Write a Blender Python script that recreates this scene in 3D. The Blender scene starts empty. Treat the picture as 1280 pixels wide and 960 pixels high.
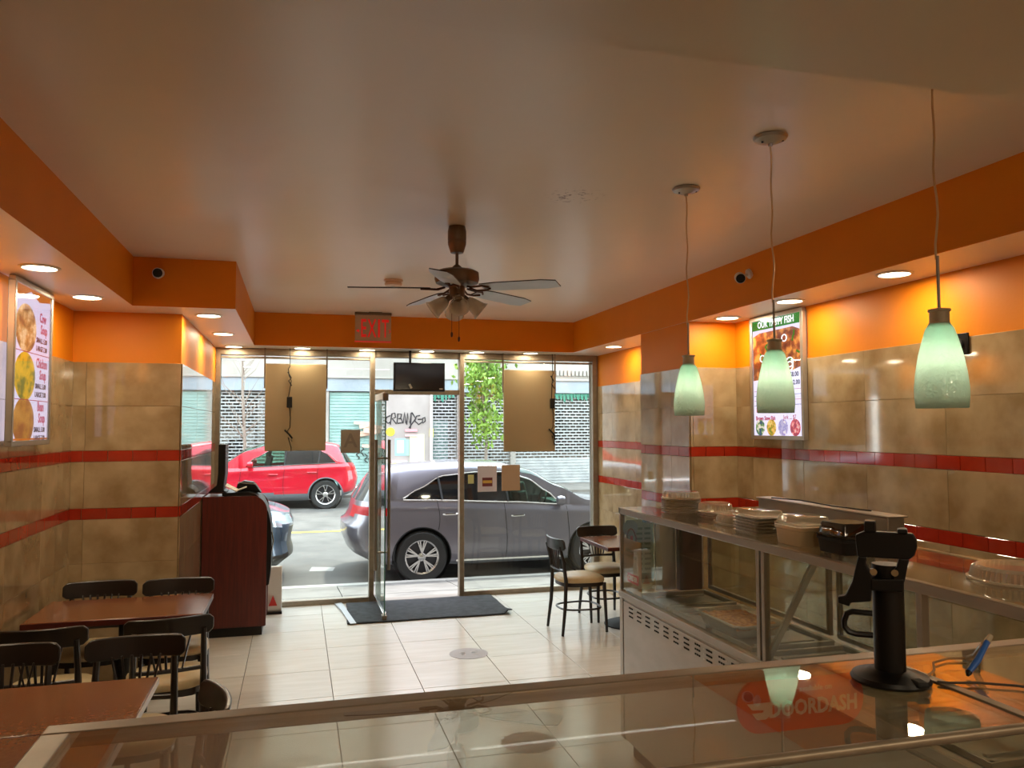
import bpy, bmesh, math, random
from mathutils import Vector, Matrix, Euler, noise
random.seed(7)
PI = math.pi
S = bpy.context.scene
COL = S.collection
R = math.radians

# ------------------------------------------------------------------ camera
cam = bpy.data.objects.new('camera', bpy.data.cameras.new('camera'))
COL.objects.link(cam); S.camera = cam
cam.data.sensor_fit = 'HORIZONTAL'; cam.data.sensor_width = 36.0
cam.data.lens = 995.5 / 1280 * 36.0
cam.data.clip_start = 0.02; cam.data.clip_end = 300
yaw, pit, rol = R(15.10), R(3.078), R(-0.16)
fwd = Vector((math.sin(yaw)*math.cos(pit), math.cos(yaw)*math.cos(pit), math.sin(pit)))
right = Vector((math.cos(yaw), -math.sin(yaw), 0)); up = right.cross(fwd)
r2 = right*math.cos(rol) + up*math.sin(rol); u2 = -right*math.sin(rol) + up*math.cos(rol)
cam.matrix_world = Matrix(((r2.x, u2.x, -fwd.x, 0), (r2.y, u2.y, -fwd.y, 0), (r2.z, u2.z, -fwd.z, 1.8), (0, 0, 0, 1)))

# ------------------------------------------------------------------ sky, sun, exposure
SKY = 5.6
wd = bpy.data.worlds.new('sky'); S.world = wd; wd.use_nodes = True
nt = wd.node_tree; nt.nodes.clear()
wo = nt.nodes.new('ShaderNodeOutputWorld'); bg = nt.nodes.new('ShaderNodeBackground')
tc = nt.nodes.new('ShaderNodeTexCoord'); sp = nt.nodes.new('ShaderNodeSeparateXYZ'); cr = nt.nodes.new('ShaderNodeValToRGB')
cr.color_ramp.elements[0].position = 0.0; cr.color_ramp.elements[0].color = (0.95, 0.97, 1.0, 1)
cr.color_ramp.elements[1].position = 1.0; cr.color_ramp.elements[1].color = (0.72, 0.84, 1.0, 1)
nt.links.new(tc.outputs['Generated'], sp.inputs[0]); nt.links.new(sp.outputs['Z'], cr.inputs[0])
nt.links.new(cr.outputs[0], bg.inputs[0]); bg.inputs[1].default_value = SKY
nt.links.new(bg.outputs[0], wo.inputs[0])
sun = bpy.data.objects.new('sun', bpy.data.lights.new('sun', 'SUN')); COL.objects.link(sun)
sun.data.energy = 3.6; sun.data.angle = R(3.0); sun.data.color = (1.0, 0.95, 0.86)
sun.rotation_euler = Vector((-0.28, -0.42, -0.90)).to_track_quat('-Z', 'Y').to_euler()
S.view_settings.view_transform = 'Standard'; S.view_settings.look = 'None'
S.view_settings.exposure = 0.55; S.view_settings.gamma = 1.0; S.view_settings.use_curve_mapping = False
LAMP_W = 5.0          # watts of one recessed downlight
try:
    S.cycles.max_bounces = 10; S.cycles.transparent_max_bounces = 24; S.cycles.diffuse_bounces = 5
    S.cycles.caustics_reflective = False; S.cycles.caustics_refractive = False
    S.cycles.sample_clamp_indirect = 6.0
except Exception: pass

# ------------------------------------------------------------------ materials
def srgb(h):
    h = h.lstrip('#'); c = [int(h[i:i+2], 16)/255 for i in (0, 2, 4)]
    return tuple((x/12.92 if x <= 0.04045 else ((x+0.055)/1.055)**2.4) for x in c) + (1,)
def newmat(n):
    m = bpy.data.materials.new(n); m.use_nodes = True
    return m, m.node_tree, m.node_tree.nodes['Principled BSDF']
def mat(n, c, rough=0.5, metal=0.0, c2=None, scale=8.0, stretch=(1, 1, 1), bump=0.0, bscale=None, detail=4, coat=0.0, emit=None, estr=0.0, spec=None, rnd=0.0, lo=0.35, hi=0.65, coords='Object', alpha=1.0, trans=0.0, ior=None):
    m, t, b = newmat(n)
    b.inputs['Base Color'].default_value = srgb(c); b.inputs['Roughness'].default_value = rough; b.inputs['Metallic'].default_value = metal
    if coat: b.inputs['Coat Weight'].default_value = coat; b.inputs['Coat Roughness'].default_value = 0.05
    if spec is not None: b.inputs['Specular IOR Level'].default_value = spec
    if trans: b.inputs['Transmission Weight'].default_value = trans
    if ior: b.inputs['IOR'].default_value = ior
    b.inputs['Alpha'].default_value = alpha
    if emit: b.inputs['Emission Color'].default_value = srgb(emit); b.inputs['Emission Strength'].default_value = estr
    if c2 or bump:
        if coords == 'World':
            g = t.nodes.new('ShaderNodeNewGeometry'); out = g.outputs['Position']
        else:
            g = t.nodes.new('ShaderNodeTexCoord'); out = g.outputs['Object']
        mp = t.nodes.new('ShaderNodeMapping'); t.links.new(out, mp.inputs['Vector']); mp.inputs['Scale'].default_value = stretch
        if rnd:
            oi = t.nodes.new('ShaderNodeObjectInfo'); vm = t.nodes.new('ShaderNodeVectorMath'); vm.operation = 'SCALE'
            cb = t.nodes.new('ShaderNodeCombineXYZ'); 
            for k in range(3): t.links.new(oi.outputs['Random'], cb.inputs[k])
            t.links.new(cb.outputs[0], vm.inputs[0]); vm.inputs['Scale'].default_value = 37.0
            t.links.new(vm.outputs[0], mp.inputs['Location'])
    if c2:
        ns = t.nodes.new('ShaderNodeTexNoise'); ns.inputs['Scale'].default_value = scale; ns.inputs['Detail'].default_value = detail
        t.links.new(mp.outputs[0], ns.inputs['Vector'])
        r = t.nodes.new('ShaderNodeValToRGB'); e = r.color_ramp.elements
        e[0].position = lo; e[1].position = hi; e[0].color = srgb(c); e[1].color = srgb(c2)
        t.links.new(ns.outputs['Fac'], r.inputs[0])
        last = r.outputs[0]
        if rnd:
            hs = t.nodes.new('ShaderNodeHueSaturation'); ma = t.nodes.new('ShaderNodeMath'); ma.operation = 'MULTIPLY_ADD'
            oi2 = t.nodes.new('ShaderNodeObjectInfo'); t.links.new(oi2.outputs['Random'], ma.inputs[0])
            ma.inputs[1].default_value = rnd; ma.inputs[2].default_value = 1 - rnd/2
            t.links.new(ma.outputs[0], hs.inputs['Value']); t.links.new(last, hs.inputs['Color']); last = hs.outputs[0]
        t.links.new(last, b.inputs['Base Color'])
    if bump:
        n2 = t.nodes.new('ShaderNodeTexNoise'); n2.inputs['Scale'].default_value = bscale or scale; n2.inputs['Detail'].default_value = 3
        t.links.new(mp.outputs[0], n2.inputs['Vector'])
        bp = t.nodes.new('ShaderNodeBump'); bp.inputs['Strength'].default_value = bump; bp.inputs['Distance'].default_value = 0.01
        t.links.new(n2.outputs['Fac'], bp.inputs['Height']); t.links.new(bp.outputs[0], b.inputs['Normal'])
    return m
def glassmat(n, tint='#ffffff', refl_ior=1.5, rough=0.0, haze=None, hazew=0.0):
    """thin pane: straight-through light + Fresnel reflection, optional diffuse layer"""
    m, t, b = newmat(n); t.nodes.remove(b)
    out = t.nodes['Material Output']
    tr = t.nodes.new('ShaderNodeBsdfTransparent'); tr.inputs[0].default_value = srgb(tint)
    gl = t.nodes.new('ShaderNodeBsdfGlossy'); gl.inputs['Roughness'].default_value = rough; gl.inputs[0].default_value = (1, 1, 1, 1)
    # Schlick reflectance from the facing angle, the same from both sides of a thin pane
    lw = t.nodes.new('ShaderNodeLayerWeight'); lw.inputs['Blend'].default_value = 0.5
    pw = t.nodes.new('ShaderNodeMath'); pw.operation = 'POWER'; pw.inputs[1].default_value = 5.0
    t.links.new(lw.outputs['Facing'], pw.inputs[0]); f0 = ((refl_ior-1)/(refl_ior+1))**2
    fr = t.nodes.new('ShaderNodeMath'); fr.operation = 'MULTIPLY_ADD'; fr.inputs[1].default_value = 1-f0; fr.inputs[2].default_value = f0
    t.links.new(pw.outputs[0], fr.inputs[0])
    mx = t.nodes.new('ShaderNodeMixShader')
    src = tr.outputs[0]
    if haze:
        df = t.nodes.new('ShaderNodeBsdfDiffuse'); df.inputs[0].default_value = srgb(haze)
        m2 = t.nodes.new('ShaderNodeMixShader'); m2.inputs[0].default_value = hazew
        t.links.new(tr.outputs[0], m2.inputs[1]); t.links.new(df.outputs[0], m2.inputs[2]); src = m2.outputs[0]
    t.links.new(fr.outputs[0], mx.inputs[0]); t.links.new(src, mx.inputs[1]); t.links.new(gl.outputs[0], mx.inputs[2])
    t.links.new(mx.outputs[0], out.inputs[0])
    return m
def emat(n, c, s):
    m, t, b = newmat(n); t.nodes.remove(b)
    e = t.nodes.new('ShaderNodeEmission'); e.inputs[0].default_value = srgb(c); e.inputs[1].default_value = s
    t.links.new(e.outputs[0], t.nodes['Material Output'].inputs[0]); return m

M = {}
M['tile'] = mat('beige_marble_tile', '#b59d79', 0.05, c2='#937a57', scale=5.0, detail=9, rnd=0.10, lo=0.36, hi=0.66, spec=0.6, coat=0.8)
M['grout'] = mat('grout', '#a08863', 0.8)
M['redtile'] = mat('red_ceramic_tile', '#a8301a', 0.06, c2='#9c2a16', scale=9, rnd=0.14, spec=0.55, coat=0.4)
M['floor'] = mat('cream_floor_tile', '#dad7d1', 0.20, c2='#d2cec6', scale=3.0, stretch=(1, 6, 1), detail=6, rnd=0.06, spec=0.6)
M['fgrout'] = mat('floor_grout', '#5d5348', 0.9)
M['orange'] = mat('orange_wall_paint', '#e28408', 0.5, c2='#dc7e07', scale=2.0, bump=0.05, bscale=60, spec=.3)
M['ceil'] = None
M['alum'] = mat('anodised_aluminium', '#978a78', 0.42, 0.5, c2='#8c7f6d', scale=20)
M['alumd'] = mat('dull_aluminium', '#7c7063', 0.4, 0.7)
M['steel'] = mat('brushed_steel', '#b0a9a0', 0.32, 0.55, c2='#a8a197', scale=6, stretch=(1, 1, 2))
M['steeld'] = mat('worn_steel', '#9a938a', 0.36, 0.5, c2='#8a8279', scale=5)
M['chrome'] = mat('chrome', '#dcdad6', 0.12, 1.0)
M['glass'] = glassmat('window_glass', '#f6faf7', 1.45)
M['cglass'] = glassmat('counter_glass', '#f2eee8', 1.62, 0.0, '#b5a58c', 0.085)
M['vglass'] = glassmat('case_front_glass', '#f2f6f1', 1.5, 0.0, '#b5aa98', 0.04)
M['dglass'] = glassmat('door_glass_edge', '#e9f4ef', 1.5)
M['chairwood'] = mat('black_brown_wood', '#150d0b', 0.32, c2='#1c110e', scale=12, coat=0.2)
M['vinyl'] = mat('cream_vinyl', '#c9b58e', 0.45, c2='#bda880', scale=10)
M['table'] = mat('brown_granite_laminate', '#7c4d31', 0.16, c2='#73452b', scale=60, detail=4, lo=0.3, hi=0.7, spec=0.7, coords='World')
M['tedge'] = mat('dark_cherry_edge', '#4a1710', 0.3)
M['tedgew'] = mat('worn_pale_table_edge', '#c9beb4', 0.35)
M['cherry'] = mat('dark_cherry_veneer', '#5e1d12', 0.35, c2='#4b150d', scale=6, stretch=(9, 9, 0.6), spec=0.5)
M['black'] = mat('black_plastic', '#080707', 0.42, spec=.35)
M['blackm'] = mat('matt_black', '#0e0d0c', 0.7)
M['rubber'] = mat('black_rubber', '#1b1b1c', 0.85, c2='#262627', scale=30)
M['mat'] = mat('charcoal_doormat', '#333539', 0.95, c2='#222427', scale=14, bump=0.6, bscale=200)
M['tape'] = mat('silver_duct_tape', '#a7abb0', 0.35, 0.3)
M['white'] = mat('white_plastic', '#d9d4cc', 0.4)
M['panel'] = mat('beige_light_box_back', '#a3906f', 0.6, c2='#9e8b6a', scale=2, spec=.3)
M['paper'] = mat('paper', '#e8e4dc', 0.7)
M['bpaper'] = mat('brown_paper', '#b08a62', 0.8)
M['redpr'] = mat('red_print', '#c0241c', 0.6)
M['redem'] = mat('red_exit_letters', '#e01818', 0.35, emit='#ff1c1c', estr=0.12)
M['bulb'] = emat('cool_bulb', '#a8ffe6', 5.0)
M['lampdisc'] = emat('downlight_diffuser', '#fff0cf', 9.0)
M['concrete'] = mat('sidewalk_concrete', '#79746d', 0.9, c2='#67625c', scale=3, detail=8, coords='World')
M['asphalt'] = mat('old_asphalt', '#68645f', 0.92, c2='#54514d', scale=1.5, detail=9, coords='World')
M['yellow'] = mat('yellow_road_paint', '#e0c03c', 0.8)
M['fac'] = mat('pale_stucco', '#a7a29b', 0.9, c2='#938e87', scale=0.8, detail=8, coords='World')
M['facb'] = mat('blue_grey_band', '#8b959e', 0.8, c2='#99a2aa', scale=1.2, coords='World')
M['fdark'] = mat('dark_shop_opening', '#3a3734', 0.8)
M['slat'] = mat('galvanised_gate', '#aeb1b0', 0.5, 0.2, c2='#9a9e9e', scale=3)
M['teal'] = mat('teal_shutter', '#98b8b2', 0.7, c2='#88aaa4', scale=2)
M['brick'] = mat('grey_brown_shopfront', '#7d756d', 0.8, c2='#5f5850', scale=2, coords='World')
M['green'] = mat('green_awning', '#3e7d68', 0.8)
M['leaf'] = mat('tree_leaf', '#7f9e34', 0.6, c2='#5f8428', scale=1.5)
M['bark'] = mat('tree_bark', '#8d8176', 0.9)
M['tire'] = mat('tyre_rubber', '#2b2a29', 0.8)
M['rim'] = mat('machined_alloy', '#c4c2c0', 0.25, 0.9)
M['rimd'] = mat('dark_alloy', '#3c3c3f', 0.4, 0.7)
M['carglass'] = mat('tinted_car_glass', '#14171a', 0.04, spec=1.0)
M['carglassf'] = glassmat('clear_car_glass', '#b9dccd', 1.5)
M['carint'] = mat('dark_car_cabin', '#23211f', 0.7)
M['clad'] = mat('grey_lower_cladding', '#6a6d72', 0.6)
M['foil'] = mat('aluminium_foil', '#b9b3a6', 0.28, 0.9, bump=0.7, bscale=60)
M['clear'] = glassmat('clear_plastic', '#efeae0', 1.6, 0.08, '#e6dac2', 0.38)
M['food'] = mat('orange_macaroni_bake', '#e8a558', 0.55, c2='#a8662c', scale=40, detail=6, bump=0.9, bscale=70)
M['pen'] = mat('blue_pen_plastic', '#2c5fb0', 0.3)
M['peach'] = mat('peach_plaster', '#dcb698', 0.5)
M['chain'] = mat('pull_chain_brass', '#5a3420', 0.4, 0.6)
M['beigemet'] = mat('antique_pewter', '#6d5a48', 0.38, 0.6)
M['blade'] = mat('pale_grey_fan_blade', '#c6cbd0', 0.35, c2='#b9bfc5', scale=5)
M['bladee'] = mat('dark_blade_edge', '#3a2418', 0.5)

def ceil_mat():
    m, t, b = newmat('cream_ceiling_paint')
    g = t.nodes.new('ShaderNodeNewGeometry')
    n = t.nodes.new('ShaderNodeTexNoise'); n.inputs['Scale'].default_value = 0.9; n.inputs['Detail'].default_value = 5
    t.links.new(g.outputs['Position'], n.inputs['Vector'])
    r = t.nodes.new('ShaderNodeValToRGB'); r.color_ramp.elements[0].color = srgb('#e8d8c4'); r.color_ramp.elements[1].color = srgb('#ecdfce')
    t.links.new(n.outputs['Fac'], r.inputs[0])
    # damp stain: ring of specks
    sb = t.nodes.new('ShaderNodeVectorMath'); sb.operation = 'DISTANCE'; sb.inputs[1].default_value = (1.30, 3.62, 2.925)
    t.links.new(g.outputs['Position'], sb.inputs[0])
    mr = t.nodes.new('ShaderNodeMapRange'); mr.inputs[1].default_value = 0.16; mr.inputs[2].default_value = 0.05
    t.links.new(sb.outputs['Value'], mr.inputs[0])
    n2 = t.nodes.new('ShaderNodeTexNoise'); n2.inputs['Scale'].default_value = 45; t.links.new(g.outputs['Position'], n2.inputs['Vector'])
    gt = t.nodes.new('ShaderNodeMapRange'); gt.inputs[1].default_value = 0.56; gt.inputs[2].default_value = 0.66; t.links.new(n2.outputs['Fac'], gt.inputs[0])
    mu = t.nodes.new('ShaderNodeMath'); mu.operation = 'MULTIPLY'; t.links.new(mr.outputs[0], mu.inputs[0]); t.links.new(gt.outputs[0], mu.inputs[1])
    mx = t.nodes.new('ShaderNodeMix'); mx.data_type = 'RGBA'; t.links.new(mu.outputs[0], mx.inputs['Factor'])
    t.links.new(r.outputs[0], mx.inputs['A']); mx.inputs['B'].default_value = srgb('#8a6b50')
    t.links.new(mx.outputs['Result'], b.inputs['Base Color'])
    b.inputs['Roughness'].default_value = 0.30; b.inputs['Specular IOR Level'].default_value = 0.45
    n3 = t.nodes.new('ShaderNodeTexNoise'); n3.inputs['Scale'].default_value = 2.2; t.links.new(g.outputs['Position'], n3.inputs['Vector'])
    bp = t.nodes.new('ShaderNodeBump'); bp.inputs['Strength'].default_value = 0.35; bp.inputs['Distance'].default_value = 0.03
    t.links.new(n3.outputs['Fac'], bp.inputs['Height']); t.links.new(bp.outputs[0], b.inputs['Normal'])
    return m
M['ceil'] = ceil_mat()

def shade_mat():
    m, t, b = newmat('pendant_crackle_glass'); t.nodes.remove(b)
    tl = t.nodes.new('ShaderNodeBsdfTranslucent'); tl.inputs[0].default_value = srgb('#d4d4c2')
    df = t.nodes.new('ShaderNodeBsdfDiffuse'); df.inputs[0].default_value = srgb('#c2c0a8')
    tr = t.nodes.new('ShaderNodeBsdfTransparent'); tr.inputs[0].default_value = srgb('#d8e6d6')
    gl = t.nodes.new('ShaderNodeBsdfGlossy'); gl.inputs['Roughness'].default_value = 0.12
    vo = t.nodes.new('ShaderNodeTexVoronoi'); vo.feature = 'DISTANCE_TO_EDGE'; vo.inputs['Scale'].default_value = 70
    tcn = t.nodes.new('ShaderNodeTexCoord'); t.links.new(tcn.outputs['Object'], vo.inputs['Vector'])
    bp = t.nodes.new('ShaderNodeBump'); bp.inputs['Strength'].default_value = 0.6; bp.inputs['Distance'].default_value = 0.004
    t.links.new(vo.outputs['Distance'], bp.inputs['Height'])
    for x in (df, tl, gl): t.links.new(bp.outputs[0], x.inputs['Normal'])
    def mix(f, a, c):
        k = t.nodes.new('ShaderNodeMixShader'); k.inputs[0].default_value = f; t.links.new(a, k.inputs[1]); t.links.new(c, k.inputs[2]); return k
    m1 = mix(0.35, tl.outputs[0], df.outputs[0]); m2 = mix(0.14, m1.outputs[0], tr.outputs[0]); m3 = mix(0.07, m2.outputs[0], gl.outputs[0])
    t.links.new(m3.outputs[0], t.nodes['Material Output'].inputs[0]); return m
M['shade'] = shade_mat()

def dishmat(n, a, b_, c_, scale=30, e=0.55):
    m, t, b = newmat(n)
    tcn = t.nodes.new('ShaderNodeTexCoord'); ns = t.nodes.new('ShaderNodeTexNoise'); ns.inputs['Scale'].default_value = scale; ns.inputs['Detail'].default_value = 3
    t.links.new(tcn.outputs['Object'], ns.inputs['Vector'])
    r = t.nodes.new('ShaderNodeValToRGB'); r.color_ramp.elements[0].position = 0.38; r.color_ramp.elements[0].color = srgb(a)
    r.color_ramp.elements[1].position = 0.62; r.color_ramp.elements[1].color = srgb(c_)
    k = r.color_ramp.elements.new(0.5); k.color = srgb(b_)
    t.links.new(ns.outputs['Fac'], r.inputs[0]); t.links.new(r.outputs[0], b.inputs['Base Color']); t.links.new(r.outputs[0], b.inputs['Emission Color'])
    b.inputs['Emission Strength'].default_value = e; b.inputs['Roughness'].default_value = 0.3; return m

# ------------------------------------------------------------------ mesh helpers
class MB:
    def __init__(s): s.v = []; s.f = []; s.m = []; s.mi = 0
    def add(s, vs, fs, mi=None):
        o = len(s.v); s.v += [tuple(x) for x in vs]; s.f += [tuple(o+i for i in f) for f in fs]; s.m += [s.mi if mi is None else mi]*len(fs)
    def box(s, x0, x1, y0, y1, z0, z1, T=None, mi=None):
        vs = [Vector((x, y, z)) for z in (z0, z1) for y in (y0, y1) for x in (x0, x1)]
        if T: vs = [T @ v for v in vs]
        s.add(vs, [(0, 2, 3, 1), (4, 5, 7, 6), (0, 1, 5, 4), (2, 6, 7, 3), (0, 4, 6, 2), (1, 3, 7, 5)], mi); return s
    def cbox(s, c, d, rz=0, rx=0, ry=0, mi=None):
        T = Matrix.Translation(c) @ Euler((rx, ry, rz)).to_matrix().to_4x4()
        return s.box(-d[0]/2, d[0]/2, -d[1]/2, d[1]/2, -d[2]/2, d[2]/2, T, mi)
    def bar(s, a, b, w, h, mi=None):
        a = Vector(a); b = Vector(b); d = b-a; T = Matrix.Translation(a) @ d.to_track_quat('Y', 'Z').to_matrix().to_4x4()
        return s.box(-w/2, w/2, 0, d.length, -h/2, h/2, T, mi)
    def tube(s, pts, r, n=8, closed=False, mi=None, caps=True):
        pts = [Vector(p) for p in pts]; k = len(pts); rr = r if isinstance(r, (list, tuple)) else [r]*k
        vs = []; prev = None
        for i, p in enumerate(pts):
            if closed: d = pts[(i+1) % k]-pts[i-1]
            else: d = pts[min(i+1, k-1)]-pts[max(i-1, 0)]
            d.normalize()
            if prev is None:
                a = Vector((0, 0, 1)) if abs(d.z) < 0.9 else Vector((1, 0, 0)); nn = d.cross(a).normalized()
            else:
                nn = (prev - d*prev.dot(d)).normalized()
            prev = nn; bb = d.cross(nn)
            for j in range(n):
                t = 2*PI*j/n; vs.append(p + (nn*math.cos(t)+bb*math.sin(t))*rr[i])
        fs = []
        for i in range(k if closed else k-1):
            a = i*n; b = ((i+1) % k)*n
            for j in range(n): fs.append((a+j, a+(j+1) % n, b+(j+1) % n, b+j))
        if not closed and caps: fs.append(tuple(range(n-1, -1, -1))); fs.append(tuple((k-1)*n+j for j in range(n)))
        s.add(vs, fs, mi); return s
    def lathe(s, prof, c=(0, 0, 0), n=24, axis='Z', mi=None, T=None, cap=True):
        vs = []; c = Vector(c)
        for (r, h) in prof:
            for j in range(n):
                t = 2*PI*j/n
                p = {'Z': (r*math.cos(t), r*math.sin(t), h), 'Y': (r*math.cos(t), h, r*math.sin(t)), 'X': (h, r*math.cos(t), r*math.sin(t))}[axis]
                p = Vector(p)
                if T: p = T @ p
                vs.append(c+p)
        fs = []
        for i in range(len(prof)-1):
            for j in range(n): fs.append((i*n+j, i*n+(j+1) % n, (i+1)*n+(j+1) % n, (i+1)*n+j))
        if cap:
            if prof[0][0] > 1e-5: fs.append(tuple(range(n-1, -1, -1)))
            if prof[-1][0] > 1e-5: fs.append(tuple((len(prof)-1)*n+j for j in range(n)))
        s.add(vs, fs, mi); return s
    def prism(s, out, a0, a1, plane='XY', mi=None, T=None):
        n = len(out); vs = []
        for a in (a0, a1):
            for (p, q) in out:
                v = Vector({'XY': (p, q, a), 'XZ': (p, a, q), 'YZ': (a, p, q)}[plane])
                vs.append(T @ v if T else v)
        fs = [tuple(range(n-1, -1, -1)), tuple(range(n, 2*n))] + [(i, (i+1) % n, n+(i+1) % n, n+i) for i in range(n)]
        s.add(vs, fs, mi); return s
    def build(s, name, mats, parent=None, world=False, smooth=True, bevel=0, segs=2, angle=35, solid=0):
        me = bpy.data.meshes.new(name); me.from_pydata([tuple(v) for v in s.v], [], s.f)
        if not isinstance(mats, (list, tuple)): mats = [mats]
        for m in mats: me.materials.append(m)
        for p, i in zip(me.polygons, s.m): p.material_index = i
        bm = bmesh.new(); bm.from_mesh(me); bmesh.ops.remove_doubles(bm, verts=bm.verts, dist=1e-5)
        bmesh.ops.recalc_face_normals(bm, faces=bm.faces)
        if world and parent is not None:
            off = Vector(); q = parent
            while q: off += q.location; q = q.parent
            bmesh.ops.translate(bm, vec=-off, verts=bm.verts)
        bm.to_mesh(me); bm.free()
        if smooth:
            me.shade_smooth(); me.set_sharp_from_angle(angle=R(angle))
        o = bpy.data.objects.new(name, me); COL.objects.link(o)
        if parent: o.parent = parent
        if solid:
            md = o.modifiers.new('solid', 'SOLIDIFY'); md.thickness = solid; md.offset = 0
        if bevel:
            md = o.modifiers.new('bevel', 'BEVEL'); md.width = bevel; md.segments = segs; md.limit_method = 'ANGLE'; md.angle_limit = R(30)
        return o
def thing(name, label, cat, loc=(0, 0, 0), rz=0, group=None):
    o = bpy.data.objects.new(name, None); COL.objects.link(o); o.empty_display_size = 0.1
    o.location = loc; o.rotation_euler = (0, 0, rz); o['label'] = label; o['category'] = cat
    if group: o['group'] = group
    return o
def tag(o, label, cat, group=None):
    o['label'] = label; o['category'] = cat
    if group: o['group'] = group
    return o
def struct(o): o['kind'] = 'structure'; return o
def dup(o, parent=None):
    c = o.copy(); COL.objects.link(c)
    if parent: c.parent = parent
    for ch in list(o.children): dup(ch, c)
    return c
def text(name, s_, size, m, parent, loc, rot=(PI/2, 0, 0), ext=0.001, align='CENTER', sx=1.0, sy=1.0, bold=0.0, shear=0.0):
    cu = bpy.data.curves.new(name, 'FONT'); cu.body = s_; cu.size = size; cu.extrude = ext; cu.align_x = align; cu.align_y = 'CENTER'; cu.offset = bold; cu.shear = shear
    cu.resolution_u = 2
    tmp = bpy.data.objects.new(name, cu); COL.objects.link(tmp)
    dg = bpy.context.evaluated_depsgraph_get(); me = bpy.data.meshes.new_from_object(tmp.evaluated_get(dg)); bpy.data.objects.remove(tmp)
    me.materials.clear(); me.materials.append(m)
    o = bpy.data.objects.new(name, me); COL.objects.link(o); o.parent = parent; o.location = loc; o.rotation_euler = rot; o.scale = (sx, sy, 1)
    return o
def arc(cx, cy, r, a0, a1, n):
    return [(cx+r*math.cos(a0+(a1-a0)*i/n), cy+r*math.sin(a0+(a1-a0)*i/n)) for i in range(n+1)]
def rrect(x0, x1, y0, y1, r, n=4):
    return arc(x1-r, y1-r, r, 0, PI/2, n)+arc(x0+r, y1-r, r, PI/2, PI, n)+arc(x0+r, y0+r, r, PI, 1.5*PI, n)+arc(x1-r, y0+r, r, 1.5*PI, 2*PI, n)
def rot2(a): return Euler((0, 0, a)).to_matrix().to_4x4()

# ------------------------------------------------------------------ room shell
ZC, ZS = 2.925, 2.60
XL, XLC, XR, XRC = -1.48, -0.79, 3.28, 2.88
YB, YF = -2.2, 8.45
fl = struct(MB().box(XL-.2, XR+.2, YB, YF+.1, -0.12, -0.012).build('floor', M['fgrout']))
_tc = {}
def tile_piece(name, w, h, d, m, parent, loc, rz=0, flat=False):
    key = (name, round(w, 3), round(h, 3), m.name, flat)
    if key not in _tc:
        if flat: o = MB().box(-w/2, w/2, -h/2, h/2, -d, 0).build(name, m, bevel=0.0, smooth=False)
        else: o = MB().box(-w/2, w/2, -d, 0, -h/2, h/2).build(name, m, smooth=False)
        bm = bmesh.new(); bm.from_mesh(o.data)
        bmesh.ops.bevel(bm, geom=[e for e in bm.edges if (all(abs(v.co.z) < 1e-6 for v in e.verts) if flat else all(abs(v.co.y) < 1e-6 for v in e.verts))], offset=0.0012, segments=1, affect='EDGES')
        bm.to_mesh(o.data); bm.free(); _tc[key] = o.data
        o.parent = parent; o.location = loc; o.rotation_euler = (0, 0, rz); return o
    o = bpy.data.objects.new(name, _tc[key]); COL.objects.link(o); o.parent = parent; o.location = loc; o.rotation_euler = (0, 0, rz); return o
xs = [-0.35+0.605*i for i in range(-2, 7)]; ys = [7.39+0.6075*i for i in range(-10, 3)]
for a, b in zip(xs, xs[1:]):
    for c, d in zip(ys, ys[1:]):
        a2, b2 = max(a, XL), min(b, XR); c2, d2 = c, min(d, YF+.02)
        if b2-a2 < .05 or d2-c2 < .05: continue
        tile_piece('floor_tile', b2-a2-.004, d2-c2-.004, .012, M['floor'], fl, ((a2+b2)/2, (c2+d2)/2, random.uniform(-.0003, .0003)), flat=True)
ROWS = [(0, .285, 'L'), (.285, .585, 'L'), (.585, .885, 'L'), (.885, 1.18, 'L'), (1.18, 1.255, 'R'), (1.255, 1.57, 'L'), (1.57, 1.645, 'R'), (1.645, 1.95, 'L'), (1.95, 2.25, 'L')]
def tile_wall(parent, p0, p1, offL=0.0, offR=0.0, zmin=0):
    """tiles on the vertical plane p0->p1, facing to the LEFT of the direction p0->p1"""
    p0 = Vector((*p0, 0)); p1 = Vector((*p1, 0)); d = p1-p0; L = d.length; d.normalize(); nrm = Vector((-d.y, d.x, 0))
    rz = math.atan2(nrm.x*-1, nrm.y)          # local +Y -> normal
    for (z0, z1, k) in ROWS:
        if z1 <= zmin: continue
        st = 0.61 if k == 'L' else 0.1555; off = offL if k == 'L' else offR
        n0 = off - st*math.ceil(off/st); u = n0; 
        while u < L-1e-4:
            a = max(u, 0); b = min(u+st, L); u += st
            if b-a < 0.012: continue
            g = .003 if k == 'R' else .0016
            c = p0+d*((a+b)/2)+nrm*(.009+random.uniform(0, .0006)); c.z = (z0+z1)/2
            tile_piece('wall_tile' if k == 'L' else 'border_tile', b-a-g, z1-z0-g, .008, M['tile'] if k == 'L' else M['redtile'], parent, c, rz)
W2 = [M['grout'], M['orange'], M['peach']]
def wallslab(name, x0, x1, y0, y1):
    mb = MB(); mb.box(x0, x1, y0, y1, 0, 2.25, mi=0); mb.box(x0, x1, y0, y1, 2.2502, 2.66, mi=1)
    return struct(mb.build(name, W2, smooth=False))
w_l = wallslab('wall_left', XL-.2, XL-.001, YB, 6.001)
tile_wall(w_l, (XL, 6.0), (XL, 1.6), .02, .10)      # faces +X ?
w_lc = wallslab('wall_left.001', XL-.2, XLC-.001, 6.001, YF+.1)
tile_wall(w_lc, (XLC, 6.0), (XL, 6.0), .60, .145)
tile_wall(w_lc, (XLC, 8.40), (XLC, 6.0), .30, .05)
w_r = wallslab('wall_right', XR+.001, XR+.2, YB, YF+.1)
tile_wall(w_r, (XR, 1.4), (XR, 5.48), .20, .08)
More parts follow.
